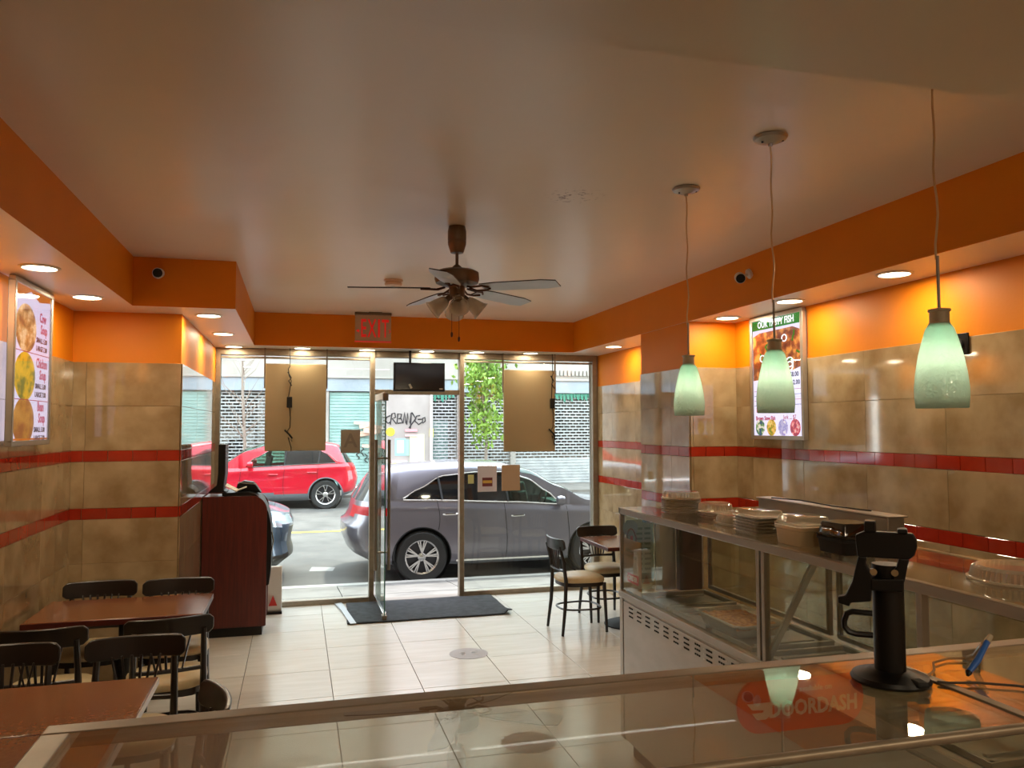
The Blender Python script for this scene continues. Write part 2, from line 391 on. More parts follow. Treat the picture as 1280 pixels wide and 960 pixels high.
tile_wall(w_r, (XR, 6.38), (XR, 8.42), .40, .03)
w_c = wallslab('wall_right.001', XRC+.001, XR, 5.491, 6.369)
tile_wall(w_c, (XRC, 5.49), (XRC, 6.37), .30, .02)
tile_wall(w_c, (XR, 5.49), (XRC, 5.49), .38, .12)
tile_wall(w_c, (XRC, 6.37), (XR, 6.37), .38, .12)
struct(MB().box(XL-.2, XR+.2, YB-.1, YB, 0, 2.95).build('wall_back', M['peach']))
# ceiling and soffits (orange fascias, cream undersides)
struct(MB().box(XL-.2, XR+.2, 1.4, YF+.3, ZC, ZC+.1).build('ceiling', M['ceil'], smooth=False))
struct(MB().box(XL-.2, XR+.2, YB, 1.53, ZS, ZS+.3).build('ceiling.001', M['ceil'], smooth=False))
def soffit(name, x0, x1, y0, y1):
    mb = MB(); mb.box(x0, x1, y0, y1, ZS, ZC+.01, mi=0); mb.m[-6] = 1   # first face = underside
    return struct(mb.build(name, [M['orange'], M['ceil']], smooth=False))
soffit('ceiling.002', XL-.1, -1.05, 1.53, 5.65)
soffit('ceiling.003', XL-.1, -0.41, 5.65, 8.10)
soffit('ceiling.004', XL-.1, XR+.1, 8.10, YF+.25)
soffit('ceiling.005', 2.875, XR+.1, 1.53, 8.10)

# ------------------------------------------------------------------ storefront
def frame_struct(name, boxes, m=None):
    mb = MB()
    for b in boxes: mb.box(*b)
    return struct(mb.build(name, m or M['alum'], bevel=.003, segs=1))
y0, y1 = 8.42, 8.50
w1 = frame_struct('window_1', [(-.79, -.745, y0, y1, 0, 2.6), (-.745, .735, y0, y1, 0, .05), (-.745, .735, y0, y1, 2.532, 2.6), (-.745, .735, y0+.02, y1-.02, 2.50, 2.52)])
MB().box(-.75, .74, 8.455, 8.463, .05, 2.56).build('pane', M['glass'], w1)
w2 = frame_struct('window_2', [(3.215, 3.27, y0, y1, 0, 2.6), (1.735, 3.215, y0, y1, 0, .05), (1.735, 3.215, y0, y1, 2.532, 2.6), (1.735, 3.215, y0+.02, y1-.02, 2.50, 2.52)])
MB().box(1.73, 3.22, 8.455, 8.463, .05, 2.56).build('pane', M['glass'], w2)
w3 = frame_struct('window_3', [(.735, .785, y0-.02, y1, 0, 2.6), (1.685, 1.735, y0-.02, y1, 0, 2.6), (.785, 1.685, y0, y1, 2.532, 2.6), (.785, 1.685, y0, y1, 2.145, 2.195)])
MB().box(.78, 1.69, 8.455, 8.463, 2.19, 2.56).build('pane', M['glass'], w3)
frame_struct('trim_1', [(.785, 1.685, y0, y1+.05, -.03, .006)], M['alumd'])
# glass door, swung into the room, hinged at the left mullion
dr = thing('glass_door', 'frameless glass entrance door standing open into the room with tall ladder pulls', 'door', (.80, 8.40, 0))
dr['kind'] = 'structure'; dr.name = 'door_1'
del dr['category']
ang = math.atan2(7.56-8.40, .805-.80)
TD = Matrix.Translation((.80, 8.40, 0)) @ rot2(ang)
mb = MB(); mb.box(0, .84, -.005, .005, .05, 2.12, TD); mb.build('pane', M['dglass'], dr, world=True)
mb = MB(); mb.box(.835, .842, -.006, .006, .05, 2.12, TD); mb.build('pane_edge', mat('green_glass_edge', '#3f6a62', .1), dr, world=True)
mb = MB(); mb.box(0, .84, -.016, .016, .012, .075, TD); mb.build('bottom_rail', M['chrome'], dr, world=True, bevel=.003)
mb = MB(); mb.box(0, .84, -.014, .014, 2.07, 2.135, TD); mb.build('top_rail', M['white'], dr, world=True, bevel=.003)
mb = MB(); mb.box(.76, .85, -.022, .022, .0, .05, TD); mb.box(.8, .86, -.025, .025, 2.05, 2.12, TD); mb.build('pivot_cap', M['alumd'], dr, world=True, bevel=.003)
for sy in (-.062, .062):
    mb = MB(); mb.tube([TD @ Vector((.62, sy, .43)), TD @ Vector((.62, sy, 1.68))], .0155, 12); mb.build('pull_handle', M['alumd'], dr, world=True)
mb = MB()
for z in (.60, 1.50): mb.tube([TD @ Vector((.62, -.07, z)), TD @ Vector((.62, .07, z))], .010, 10)
mb.build('handle_mount', M['alumd'], dr, world=True)

# mat
def mesh_grid(x0, x1, y0, y1, nx, ny, fz):
    mb = MB(); vs = []; fs = []
    for j in range(ny+1):
        for i in range(nx+1):
            x = x0+(x1-x0)*i/nx; y = y0+(y1-y0)*j/ny; vs.append(fz(x, y, i/nx, j/ny))
    for j in range(ny):
        for i in range(nx): a = j*(nx+1)+i; fs.append((a, a+1, a+nx+2, a+nx+1))
    mb.add(vs, fs); return mb
dm = thing('door_mat', 'worn charcoal door mat taped down in front of the glass door', 'mat', (1.2, 7.95, 0))
def fm(x, y, u, v):
    e = .015*noise.noise((x*5, y*5, 0)); z = .008+.004*abs(noise.noise((x*3, y*3, 1)))
    if u > .95 and v < .3: z += .035*(1-v/.3)
    return (x+e-.04*(1-u)*(1-v)+.05*u*(1-v)*0, y+e, z)
mesh_grid(.50, 2.02, 7.50, 8.38, 40, 24, fm).build('rug', M['mat'], dm, world=True, solid=.008)
MB().cbox((.475, 7.95, .012), (.055, .92, .006), rz=.09).cbox((.44, 8.15, .010), (.03, .62, .004), rz=.14).build('tape_strip', M['tape'], dm, world=True)
for k, (x, y) in enumerate(((1.34, 6.31), (1.30, 4.47))):
    fs_ = thing('floor_sticker', ('round grey floor sticker with footprints near the door mat', 'round grey floor sticker seen through the foreground glass counter top')[k], 'sticker', (x, y, 0), group=None)
    MB().lathe([(.155, .0006), (.155, .0016)], n=40).build('disc', mat('grey_sticker', '#9c9390', .5), fs_)
    for sx in (-1, 1):
        mb = MB(); mb.lathe([(.026, .0018), (.026, .0022)], (sx*.045, .035, 0), n=16); mb.lathe([(.018, .0018), (.018, .0022)], (sx*.045, -.03, 0), n=16); mb.cbox((sx*.045, .0, .002), (.03, .06, .0004)); mb.build('footprint', mat('pale_print', '#b7afab', .5), fs_)

# ------------------------------------------------------------------ downlights
LP = [(-1.245, 4.403, 'over the soup poster', 'left side soffit'), (-1.245, 5.335, 'beside the end of the left wall', 'left side soffit'),
      (-.615, 6.005, 'nearest in the row over the left pier', ''), (-.615, 7.159, 'middle one in the row over the left pier', ''), (-.61, 8.27, 'in the far left corner by the window', ''),
      (.044, 8.28, 'over the left window light box', ''), (.691, 8.30, 'behind the exit sign', ''), (1.311, 8.30, 'above the small black television', ''), (1.848, 8.29, 'just right of the door mullion', ''), (2.441, 8.27, 'over the right window light box', ''),
      (3.048, 7.392, 'between right pier and window', ''), (3.056, 5.225, 'against the right pier', ''), (3.034, 4.422, 'above the fish poster', ''), (3.029, 3.489, 'right of the fish poster over bare orange wall', ''),
      (-1.245, 3.45, 'over the front dining table outside the picture', ''), (3.03, 2.45, 'over the near end of the work aisle outside the picture', ''),
      (.3, -.9, 'added unseen in the lower kitchen ceiling as fill light, left one', ''), (2.2, -.9, 'added unseen in the lower kitchen ceiling as fill light, right one', '')]  # these two are unseen lamps, added to brighten the room from behind
ring_mesh = None
for i, (x, y, w, _) in enumerate(LP):
    t = thing('recessed_downlight', 'round recessed downlight ' + w, 'light', (x, y, ZS), group='recessed soffit downlights')
    r = .078
    if ring_mesh is None:
        a = MB().lathe([(r, -.0005), (r+.016, -.0005), (r+.016, -.004), (r, -.008), (r, -.0005)], n=32, cap=False).build('trim_ring', M['white'], t)
        b = MB().lathe([(.0001, -.003), (r, -.003)], n=32, cap=False).build('diffuser', M['lampdisc'], t); ring_mesh = (a, b)
    else:
        for o in ring_mesh: c = o.copy(); COL.objects.link(c); c.parent = t
    l = bpy.data.lights.new('downlight_lamp', 'AREA'); l.shape = 'DISK'; l.size = .15; l.energy = LAMP_W*(.82 if i in (11,12,13,15,0,1,14) else .45 if 4 <= i <= 9 else 2.8 if i >= 16 else .8); l.color = (1.0, .83, .57)
    lo = bpy.data.objects.new('downlight_lamp', l); COL.objects.link(lo); lo.parent = t; lo.location = (0, 0, -.009)

# ------------------------------------------------------------------ ceiling fan
fan = thing('ceiling_fan', 'five-blade ceiling fan with pewter motor and glass bell lamps in the middle of the ceiling', 'ceiling fan', (.856, 4.35, ZC))
MB().lathe([(.046, 0), (.052, -.03), (.052, -.078), (.050, -.082), (.052, -.086), (.050, -.105), (.036, -.150), (.02, -.155)], n=28).build('canopy', M['beigemet'], fan)
MB().lathe([(.009, -.14), (.009, -.215), (.022, -.225), (.040, -.245), (.042, -.25)], n=16).build('downrod', M['beigemet'], fan)
MB().lathe([(.03, -.238), (.10, -.250), (.122, -.262), (.125, -.30), (.118, -.322), (.085, -.335), (.045, -.340), (.044, -.40), (.030, -.41)], n=36).build('motor_housing', M['beigemet'], fan)
def blade_out():
    o = [(.155, -.045), (.25, -.058), (.52, -.062), (.60, -.045), (.60, .045), (.52, .062), (.25, .058), (.155, .045)]
    return o
for k in range(5):
    a = R(-38+72*k); T = rot2(a) @ Matrix.Translation((0, 0, -.352)) @ Euler((R(-11), R(1.5), 0)).to_matrix().to_4x4()
    mb = MB(); mb.prism(blade_out(), 0, .006, 'XY', 0, T)
    mb.m[-8:] = [1]*8
    bl = mb.build('blade', [M['blade'], M['bladee']], fan, smooth=False)
    m2 = MB(); m2.tube([T @ Vector(p) for p in ((.07, -.012, .006), (.11, -.03, -.006), (.17, -.035, -.004), (.20, -.01, -.004))], .006, 6)
    m2.tube([T @ Vector(p) for p in ((.07, .012, .006), (.11, .03, -.006), (.17, .035, -.004), (.20, .01, -.004))], .006, 6)
    m2.build('blade_iron', M['chain'], bl)
shade_m = glassmat('ribbed_bell_glass', '#f2ece2', 1.5, .15, '#ece6dc', .42)
for k, az in enumerate((200, 290, 20, 110)):
    az = R(az-25)
    T = Matrix.Translation((.045*math.cos(az), .045*math.sin(az), -.405)) @ Euler((0, R(128), az)).to_matrix().to_4x4()
    mb = MB(); mb.tube([T @ Vector((0, 0, -.02)), T @ Vector((0, 0, .025))], .017, 12); lk = mb.build('lamp_holder', M['beigemet'], fan)
    MB().lathe([(.020, .015), (.030, .03), (.038, .065), (.046, .10), (.056, .118)], n=24, T=T, cap=False).build('bell_shade', shade_m, lk, solid=.002)
for (x, y, l) in ((-.035, -.03, .60), (.005, -.035, .625)):
    mb = MB(); mb.tube([(x, y, -.40), (x, y, -l)], .0016, 5); mb.lathe([(.003, -l), (.007, -l-.008), (.006, -l-.024), (.001, -l-.03)], (x, y, 0), n=10); mb.build('pull_chain', M['chain'], fan)
# smoke detector
sd = thing('smoke_detector', 'small round white smoke detector on the ceiling left of the fan', 'smoke detector', (.70, 6.07, ZC))
MB().lathe([(.072, 0), (.074, -.012), (.060, -.016), (.060, -.022), (.068, -.028), (.062, -.045), (.02, -.048)], n=30).build('housing', M['peach'], sd)
MB().lathe([(.016, -.046), (.014, -.052), (.001, -.053)], n=14).build('test_button', M['white'], sd)

# ------------------------------------------------------------------ pendants
pend = None
for k, (y, lab) in enumerate(((3.37, 'farthest of the three mint glass pendant lamps, nearest the right pier'), (2.675, 'middle mint glass pendant lamp, hanging in front of the fish poster'), (1.862, 'nearest and largest-looking mint glass pendant lamp by the bare orange wall'))):
    if pend is None:
        pend = thing('pendant_lamp', lab, 'pendant lamp', (1.765, y, ZC), group='mint glass pendants over the display case')
        MB().lathe([(.062, 0), (.066, -.004), (.060, -.014), (.030, -.026), (.010, -.030), (.008, -.038)], n=32).build('canopy', M['steel'], pend)
        mb = MB(); mb.lathe([(.004, -.0), (.004, -.004)], (.042, -.02, -.018), n=8); mb.lathe([(.004, 0), (.004, -.006)], (-.035, .0, -.022), n=8); mb.build('canopy_screws', M['black'], pend)['kind'] = 'stuff'
        mb = MB(); mb.tube([(.004*math.sin(i*1.3), .003*math.cos(i*.9), -.03-(.62)*i/14) for i in range(15)], .0032, 8); mb.build('cord', mat('clear_braided_cord', '#d8b88c', .3, .2), pend)
        mb = MB(); mb.tube([(0, 0, -.64), (0, 0, -.80)], .0045, 10); mb.build('stem', M['steeld'], pend)
        MB().lathe([(.010, -.790), (.030, -.794), (.030, -.80), (.026, -.802), (.027, -.842), (.02, -.845)], n=28).build('socket_cap', mat('cream_socket', '#b9ab92', .4), pend)
        prof = [(.026, -.835), (.036, -.850), (.045, -.880), (.056, -.925), (.065, -.975), (.069, -1.015), (.069, -1.045), (.066, -1.075)]
        MB().lathe(prof, n=40, cap=False).build('glass_shade', M['shade'], pend, solid=.003)
        MB().lathe([(.008, -.845), (.011, -.86), (.016, -.885), (.015, -.905), (.009, -.918), (.002, -.922)], n=20).build('light_bulb', M['bulb'], pend)
        l = bpy.data.lights.new('pendant_light', 'POINT'); l.energy = 0.50; l.color = (.80, 1.0, .93); l.shadow_soft_size = .02
        lo = bpy.data.objects.new('pendant_light', l); COL.objects.link(lo); lo.parent = pend; lo.location = (0, 0, -.945)
    else:
        p2 = dup(pend); p2.location = (1.765, y, ZC); p2['label'] = lab

# ------------------------------------------------------------------ exit sign, cameras, thermostat
ex = thing('exit_sign', 'clear acrylic exit sign with red letters hanging from the ceiling near the storefront', 'exit sign', (.71, 7.85, ZC))
acr = glassmat('sign_acrylic', '#ffffff', 1.5, .1, '#c9b394', .55)
MB().box(-.175, .175, -.004, .004, -.285, -.022).build('acrylic_panel', acr, ex)
MB().box(-.178, .178, -.022, .022, -.028, -.004).cbox((.02, 0, -.006), (.13, .06, .012)).build('mount_bar', M['beigemet'], ex, bevel=.003)
MB().box(-.178, .178, -.008, .008, -.294, -.284).build('bottom_trim', M['redem'], ex)
for i, ch in enumerate('EXIT'):
    text('letter', ch, .25, M['redem'], ex, ((-.094, -.012, .056, .117)[i], -.007, -.168), ext=.002, sx=(.48, .46, .60, .46)[i], bold=.003)
MB().prism([(-.166, -.185), (-.138, -.168), (-.138, -.18), (-.132, -.18), (-.132, -.19), (-.138, -.19), (-.138, -.203)], -.009, -.005, 'XZ').build('arrow', M['redem'], ex, smooth=False)
MB().prism([(.150, -.168), (.158, -.168), (.170, -.187), (.158, -.206), (.150, -.206), (.161, -.187)], -.009, -.005, 'XZ').build('arrow', M['redem'], ex, smooth=False)

def camera_body(lab, loc, d, mount):
    mount = tuple(q/1.25 for q in mount)
    t = thing('security_camera', lab, 'camera', loc); t.scale = (1.25, 1.25, 1.25)
    d = Vector(d).normalized(); T = d.to_track_quat('Z', 'Y').to_matrix().to_4x4()
    mb = MB().lathe([(.024, -.035), (.027, -.02), (.027, .032), (.0245, .034)], n=24, T=T); mb.build('camera_body', M['white'], t)
    MB().lathe([(.0235, .0345), (.0235, .037), (.012, .0385), (.0005, .039)], n=24, T=T).build('lens_face', M['black'], t)
    mo = Vector(mount)
    mb = MB(); mb.tube([(0, 0, 0), mo*.7], .009, 10); mb.lathe([(.026, 0), (.026, .014), (.01, .018)], mo, n=20, T=(-mo).to_track_quat('Z', 'Y').to_matrix().to_4x4()); mb.build('wall_mount', M['white'], t)
camera_body('small security camera on the dark orange soffit face at the left', (-.89, 5.585, 2.808), (.14, -.98, -.1), (0, .065, .015))
camera_body('white bullet security camera on the right orange fascia beside the middle pendant', (2.80, 4.62, 2.775), (-.40, -.86, -.30), (.072, -.01, .03))
th = thing('volume_dial', 'small square black dial plate on the right wall beside the nearest pendant', 'dial', (XR-.012, 3.31, 2.215))
MB().box(-.012, .003, -.05, .05, -.055, .055).build('plate', M['black'], th, bevel=.004)
MB().lathe([(.028, -.013), (.026, -.022), (.018, -.024), (.0005, -.024)], n=20, axis='X').build('knob', M['blackm'], th)

# ------------------------------------------------------------------ light-box posters
PWH = emat('lit_poster_white', '#e9e2ff', .85); PPK = emat('lit_poster_pink', '#e06a98', .6); PRD = emat('lit_poster_red', '#d0305a', .55); PDK = emat('lit_poster_ink', '#4c4470', .45)
PGR = emat('lit_poster_green', '#3c9a3c', .55); PORG = emat('lit_poster_orange', '#e07a28', .6); POW = emat('lit_poster_letter_white', '#ffffff', 1.0)
def poster(name, lab, loc, rz, w, h):
    t = thing(name, lab, 'poster', loc, rz)
    mb = MB(); fw = .028
    for b in ((-w/2, w/2, -.022, .012, h/2-fw, h/2), (-w/2, w/2, -.022, .012, -h/2, -h/2+fw), (-w/2, -w/2+fw, -.022, .012, -h/2+fw, h/2-fw), (w/2-fw, w/2, -.022, .012, -h/2+fw, h/2-fw)): mb.box(*b)
    mb.build('frame', M['steel'], t, bevel=.004)
    MB().box(-w/2+fw, w/2-fw, -.012, .010, -h/2+fw, h/2-fw).build('printed_panel', PWH, t)
    MB().box(-w/2+fw, w/2-fw, -.0175, -.0165, -h/2+fw, h/2-fw).build('cover_glass', glassmat('poster_cover', '#ffffff', 1.5), t)
    return t
sp_ = poster('soup_poster', 'lit poster with three bowls of soup on the left wall', (-1.432, 4.94, 2.150), PI/2, .66, .89)
dm1 = dishmat('chicken_stew_print', '#7a5230', '#b58a52', '#d8c29a', 14); dm2 = dishmat('yellow_soup_print', '#d8b21c', '#c8a818', '#5c6b2c', 12); dm3 = dishmat('bean_soup_print', '#b8843c', '#a8742c', '#8a4a22', 10)
MB().prism([(-.30, .415), (.30, .415), (.30, .385), (.1, .36), (-.05, .40), (-.30, .33)], -.0138, -.0122, 'XZ').build('swoosh_print', PORG, sp_, smooth=False)
for k, (zc, dmm, w_, name_) in enumerate(((.19, dm1, 'Cow', 0), (-.07, dm2, 'Chicken', 0), (-.315, dm3, 'Bean', 0))):
    MB().lathe([(.001, 0), (.132, 0), (.132, .001)], (0, 0, 0), n=36, axis='Y').build('bowl_print', dmm, sp_)
    bw = max((o for o in sp_.children if o.name.startswith('bowl_print')), key=lambda o: o.name); bw.location = (-.12, -.0135, zc); bw.scale = (1.3, 1, 1)
    text('heading', w_, .075, PPK, sp_, (.165, -.0135, zc+.085), ext=.0006, sx=.8, bold=.002)
    text('heading', 'Soup', .075, PPK, sp_, (.19, -.0135, zc+.020), ext=.0006, sx=.8, bold=.002)
    text('price_line', 'SMALL 5.00', .040, PDK, sp_, (.155, -.0135, zc-.045), ext=.0006, bold=.001)
    text('price_line', 'LARGE 7.00', .040, PDK, sp_, (.155, -.0135, zc-.092), ext=.0006, bold=.001)
    if k < 2: MB().box(-.30, .30, -.0138, -.0128, zc-.128, zc-.124).build('rule_line', PRD, sp_)
MB().box(-.30, .30, -.0138, -.0124, -.415, -.405).build('bottom_band', PORG, sp_)

fp = poster('fish_menu_poster', 'lit menu poster with a green heading and a fish platter photo on the right wall', (3.255, 4.90, 2.150), -PI/2, .635, .89)
MB().box(-.288, .288, -.0135, -.0122, .345, .415).build('heading_band', PGR, fp)
text('heading', 'OUR TASTY FISH', .068, POW, fp, (0, -.0145, .380), ext=.0006, sx=.86, bold=.0015)
fdm = dishmat('fish_platter_print', '#4e1f16', '#7a3820', '#b9803f', 16)
MB().prism([(-.285, .30), (-.2, .322), (.2, .328), (.285, .30), (.285, .05), (.05, .0), (-.285, -.02)], -.0135, -.0122, 'XZ').build('platter_photo', fdm, fp, smooth=False)
rg = MB()
for i in range(7):
    cx, cz, rr = random.uniform(-.23, .24), random.uniform(.06, .28), random.uniform(.022, .04)
    rg.tube([(cx+rr*math.cos(2*PI*j/18), -.0145, cz+rr*.85*math.sin(2*PI*j/18)) for j in range(18)], .0045, 5, closed=True)
o = rg.build('onion_ring_print', POW, fp); o['kind'] = 'stuff'
lg = MB()
for i in range(16):
    lg.cbox((random.uniform(-.25, .26), -.0142, random.uniform(.03, .30)), (.04, .001, .015), ry=random.uniform(0, 3))
o = lg.build('herb_print', PGR, fp, smooth=False); o['kind'] = 'stuff'
text('dish_name', 'Fried Fish', .040, PRD, fp, (-.16, -.0142, -.055), ext=.0006, sx=.85)
text('price_line', '$8.00', .045, PDK, fp, (.21, -.0142, .00), ext=.0006, bold=.001)
text('price_line', '$12.00', .045, PDK, fp, (.21, -.0142, -.055), ext=.0006, bold=.001)
for i in range(4): MB().box(-.28, .28, -.0136, -.0126, -.10-.035*i, -.097-.035*i).build('rule_line', PDK if i % 2 else PPK, fp)
text('dish_name', 'ESCOVITCH SALMON', .050, PRD, fp, (-.05, -.0142, -.235), ext=.0006, sx=.85, bold=.001)
text('dish_name', 'Brown Stew Fish', .042, PRD, fp, (-.14, -.0142, -.295), ext=.0006, sx=.85, bold=.001)
text('dish_name', 'Jerk .... $7', .042, PRD, fp, (.15, -.0142, -.290), ext=.0006, sx=.85)
for i, (a, b_, c_) in enumerate((('#e8e4e0', '#4c8a3c', '#2c4a8a'), ('#e8d080', '#c89a30', '#5c8a2c'), ('#b8b4e0', '#8a86c8', '#e8e4ff'), ('#a03050', '#d05a68', '#f0c8c8'))):
    MB().lathe([(.001, -.0142), (.058, -.0142), (.058, -.0128)], (-.21+.14*i, 0, -.36), n=24, axis='Y').build('side_dish_print', dishmat('side_%d' % i, a, b_, c_, 34), fp)

# ------------------------------------------------------------------ window light boxes, television, papers on the glass
def lightbox(lab, x0, x1, z0, z1, cx, knots):
    t = thing('hanging_light_box', lab, 'sign', ((x0+x1)/2, 8.38, (z0+z1)/2), group=None)
    MB().box(x0, x1, 8.365, 8.392, z0, z1).build('back_panel', M['panel'], t, world=True, bevel=.006)
    for x in (x0-.006, x1+.006): MB().box(x-.008, x+.008, 8.372, 8.388, z1-.25, 2.60).build('hanging_bar', M['alumd'], t, world=True)
    pts = [(cx, 8.352, 2.60), (cx+.002, 8.35, 2.42)] + [(cx+random.uniform(-.02, .02), 8.35, 2.42-.03*i) for i in range(1, 6)] + [(cx-.01, 8.35, 2.11)]
    c = MB().tube(pts, .0045, 6); c.tube([(cx-.02, 8.345, 2.36), (cx+.015, 8.345, 2.30), (cx-.01, 8.345, 2.27), (cx+.02, 8.345, 2.22)], .006, 6)
    c.tube([(cx, 8.35, 2.0), (cx+.01, 8.35, 1.9), (cx+.006, 8.35, 1.8), (cx-.02, 8.35, 1.76), (cx+.02, 8.35, 1.70), (cx+.03, 8.35, 1.66), (cx-.01, 8.35, 1.70), (cx+.02, 8.35, 1.60), (cx+.02, 8.35, knots)], .0045, 6)
    c.tube([(cx-.045, 8.345, 1.775), (cx+.0, 8.345, 1.73), (cx+.03, 8.345, 1.69)], .009, 6)
    c.build('power_cord', M['black'], t, world=True)
    MB().box(cx-.026, cx+.026, 8.335, 8.362, 2.0, 2.11).build('power_adapter', M['black'], t, world=True, bevel=.004)
lightbox('tall beige light box back hanging in the left shop window', -.312, .285, 1.563, 2.445, -.075, 1.56)
lightbox('tall beige light box back hanging in the right shop window', 2.165, 2.748, 1.53, 2.42, 2.715, 1.74)
tv = thing('television', 'small black television hanging above the glass door', 'television', (1.235, 8.28, 2.33))
MB().box(.962, 1.500, 8.27, 8.315, 2.172, 2.472).build('screen_body', M['black'], tv, world=True, bevel=.006)
MB().box(.975, 1.487, 8.2675, 8.2705, 2.19, 2.460).build('screen', mat('dark_screen', '#07090a', .12, spec=.8), tv, world=True)
MB().box(1.13, 1.15, 8.31, 8.35, 2.40, 2.60).build('hanging_bracket', M['blackm'], tv, world=True)
MB().cbox((1.135, 8.262, 2.225), (.022, .008, .05), ry=-.5).build('white_tag', M['white'], tv, world=True)
MB().box(1.44, 1.475, 8.264, 8.268, 2.193, 2.205).build('maker_plate', M['white'], tv, world=True)
def card(name, lab, x0, x1, z0, z1, m, m2=None):
    t = thing(name, lab, 'notice', ((x0+x1)/2, 8.45, (z0+z1)/2))
    MB().box(x0, x1, 8.449, 8.452, z0, z1).build('sheet', m, t, world=True); return t
a_ = card('grade_card', 'grey letter A grade card stuck on the left shop window', .44, .638, 1.534, 1.776, mat('grey_card', '#8f8171', .7))
text('letter', 'A', .20, mat('card_ink', '#7a6c60', .7), a_, (0, -.0025, 0), ext=.0006, bold=.004)
p_ = card('paper_notice', 'white paper notice with a small red square picture on the right shop window', 1.892, 2.105, 1.10, 1.382, mat('violet_white_paper', '#cfc8d2', .7))
MB().box(-.055, .058, -.003, -.0015, -.085, .01).build('small_picture', mat('dark_red_print', '#6a2c34', .6), p_)
MB().box(-.05, .053, -.004, -.003, -.05, -.02).build('gold_line', mat('gold_print', '#c9a24a', .6), p_)
card('paper_notice', 'plain brown paper notice under the right light box', 2.16, 2.367, 1.104, 1.385, mat('kraft_sheet', '#b2967a', .7))
card('yellow_sticker', 'small yellow-green sticker low on the right shop window', 1.786, 1.850, 1.19, 1.285, mat('yellow_sticker', '#c9c88a', .6))

# ------------------------------------------------------------------ bistro chairs
def make_chair(lab, group):
    t = thing('bistro_chair', lab, 'chair', (0, 0, 0), 0, group)
    W = M['chairwood']
    # crest rail
    n = 20; vs = []; fs = []
    for i in range(n+1):
        u = -1+2*i/n; x = .215*u; y = -.262+.045*u*u; e = 1-max(0, (abs(u)-.86)/.14)**2*.45; zc = .775; hh = .050*e
        tilt = .012
        vs += [(x, y-.011, zc-hh), (x, y+.011, zc-hh), (x, y+.011-tilt, zc+hh), (x, y-.011-tilt, zc+hh)]
    for i in range(n):
        a = i*4; b = a+4
        fs += [(a, a+1, b+1, b), (a+1, a+2, b+2, b+1), (a+2, a+3, b+3, b+2), (a+3, a, b, b+3)]
    fs += [(0, 3, 2, 1), (n*4, n*4+1, n*4+2, n*4+3)]
    mb = MB(); mb.add(vs, fs); mb.build('crest_rail', W, t, bevel=.006)
    for s in (-1, 1):
        MB().tube([(s*.188, -.235, 0), (s*.176, -.205, .25), (s*.170, -.195, .46), (s*.168, -.215, .62), (s*.165, -.248, .76)], [.013, .017, .018, .016, .014], 8).build('leg', W, t)
        MB().tube([(s*.172, .185, 0), (s*.168, .175, .25), (s*.165, .165, .43)], [.012, .016, .018], 8).build('leg', W, t)
    MB().tube([(-.168, -.205, .545), (-.06, -.222, .545), (.06, -.222, .545), (.168, -.205, .545)], .012, 8).build('back_rail', W, t)
    for i in range(6):
        u = (i-2.5)/2.5
        MB().bar((u*.062, -.222, .545), (u*.105, -.250+.01*u*u, .74), .013, .008).build('back_slat', W, t, bevel=.002, segs=1)
    def sup(a, b, n_, p=3.2, cy=0):
        o = []
        for i in range(n_):
            th = 2*PI*i/n_; c, s_ = math.cos(th), math.sin(th)
            k = (abs(c)**p+abs(s_)**p)**(-1/p); yy = b*k*s_
            wx = a*k*c*(1+.10*yy/b); o.append((wx, cy+yy))
        return o
    MB().prism(sup(.192, .195, 36, cy=-.01), .405, .44, 'XY').build('seat_frame', W, t)
    mb = MB(); lv = [(1.0, .438), (1.03, .448), (1.02, .468), (.93, .482), (.6, .490), (.0, .492)]
    vs = []; N = 36
    for (k, z) in lv: vs += [(p[0]*k, p[1]*k-.01*(1-k), z) for p in sup(.195, .20, N, cy=-.01)]
    fs = [(i*N+j, i*N+(j+1) % N, (i+1)*N+(j+1) % N, (i+1)*N+j) for i in range(len(lv)-1) for j in range(N)] + [tuple(range(N-1, -1, -1))]
    mb.add(vs, fs); mb.build('seat_cushion', M['vinyl'], t, angle=60)
    MB().tube([(x, y, .205) for x, y in sup(.165, .185, 32, cy=-.015)], .009, 6, closed=True).build('ring_stretcher', W, t)
    return t
GA = 'black slat-back bistro chairs'
first = make_chair('bistro chair behind the far dining table, nearest the left wall', GA)
# (x, y, rz, label): local +y is the way the chair faces
def place(o, x, y, rz): o.location = (x, y, 0); o.rotation_euler = (0, 0, rz)
CH = [(-1.185, 5.40, PI+.03, 'black bistro chair behind the far dining table, the one nearest the left wall'),
      (-.715, 5.36, PI+.04, 'black bistro chair behind the far dining table, the one nearest the cherry cabinet'),
      (-.70, 3.87, PI+.05, 'black bistro chair facing the viewer behind the near dining table, nearest the aisle'),
      (-1.235, 3.86, PI+.03, 'black bistro chair facing the viewer behind the near dining table, by the left wall'),
      (-.66, 4.72, .16, 'black bistro chair on the near side of the far dining table, by the aisle'),
      (-1.215, 4.65, .05, 'black bistro chair on the near side of the far dining table, by the wall'),
      (-.506, 3.11, PI/2+.27, 'bistro chair at the aisle end of the near table, seen edge on'),
      (2.455, 6.80, -PI/2+.04, 'black bistro chair with cream seat standing alone left of the round-based window table'),
      (2.86, 7.16, PI+.05, 'black bistro chair behind the window table by the right pane')]
for i, (x, y, rz, lab) in enumerate(CH):
    c = first if i == 0 else dup(first); c['label'] = lab; place(c, x, y, rz)

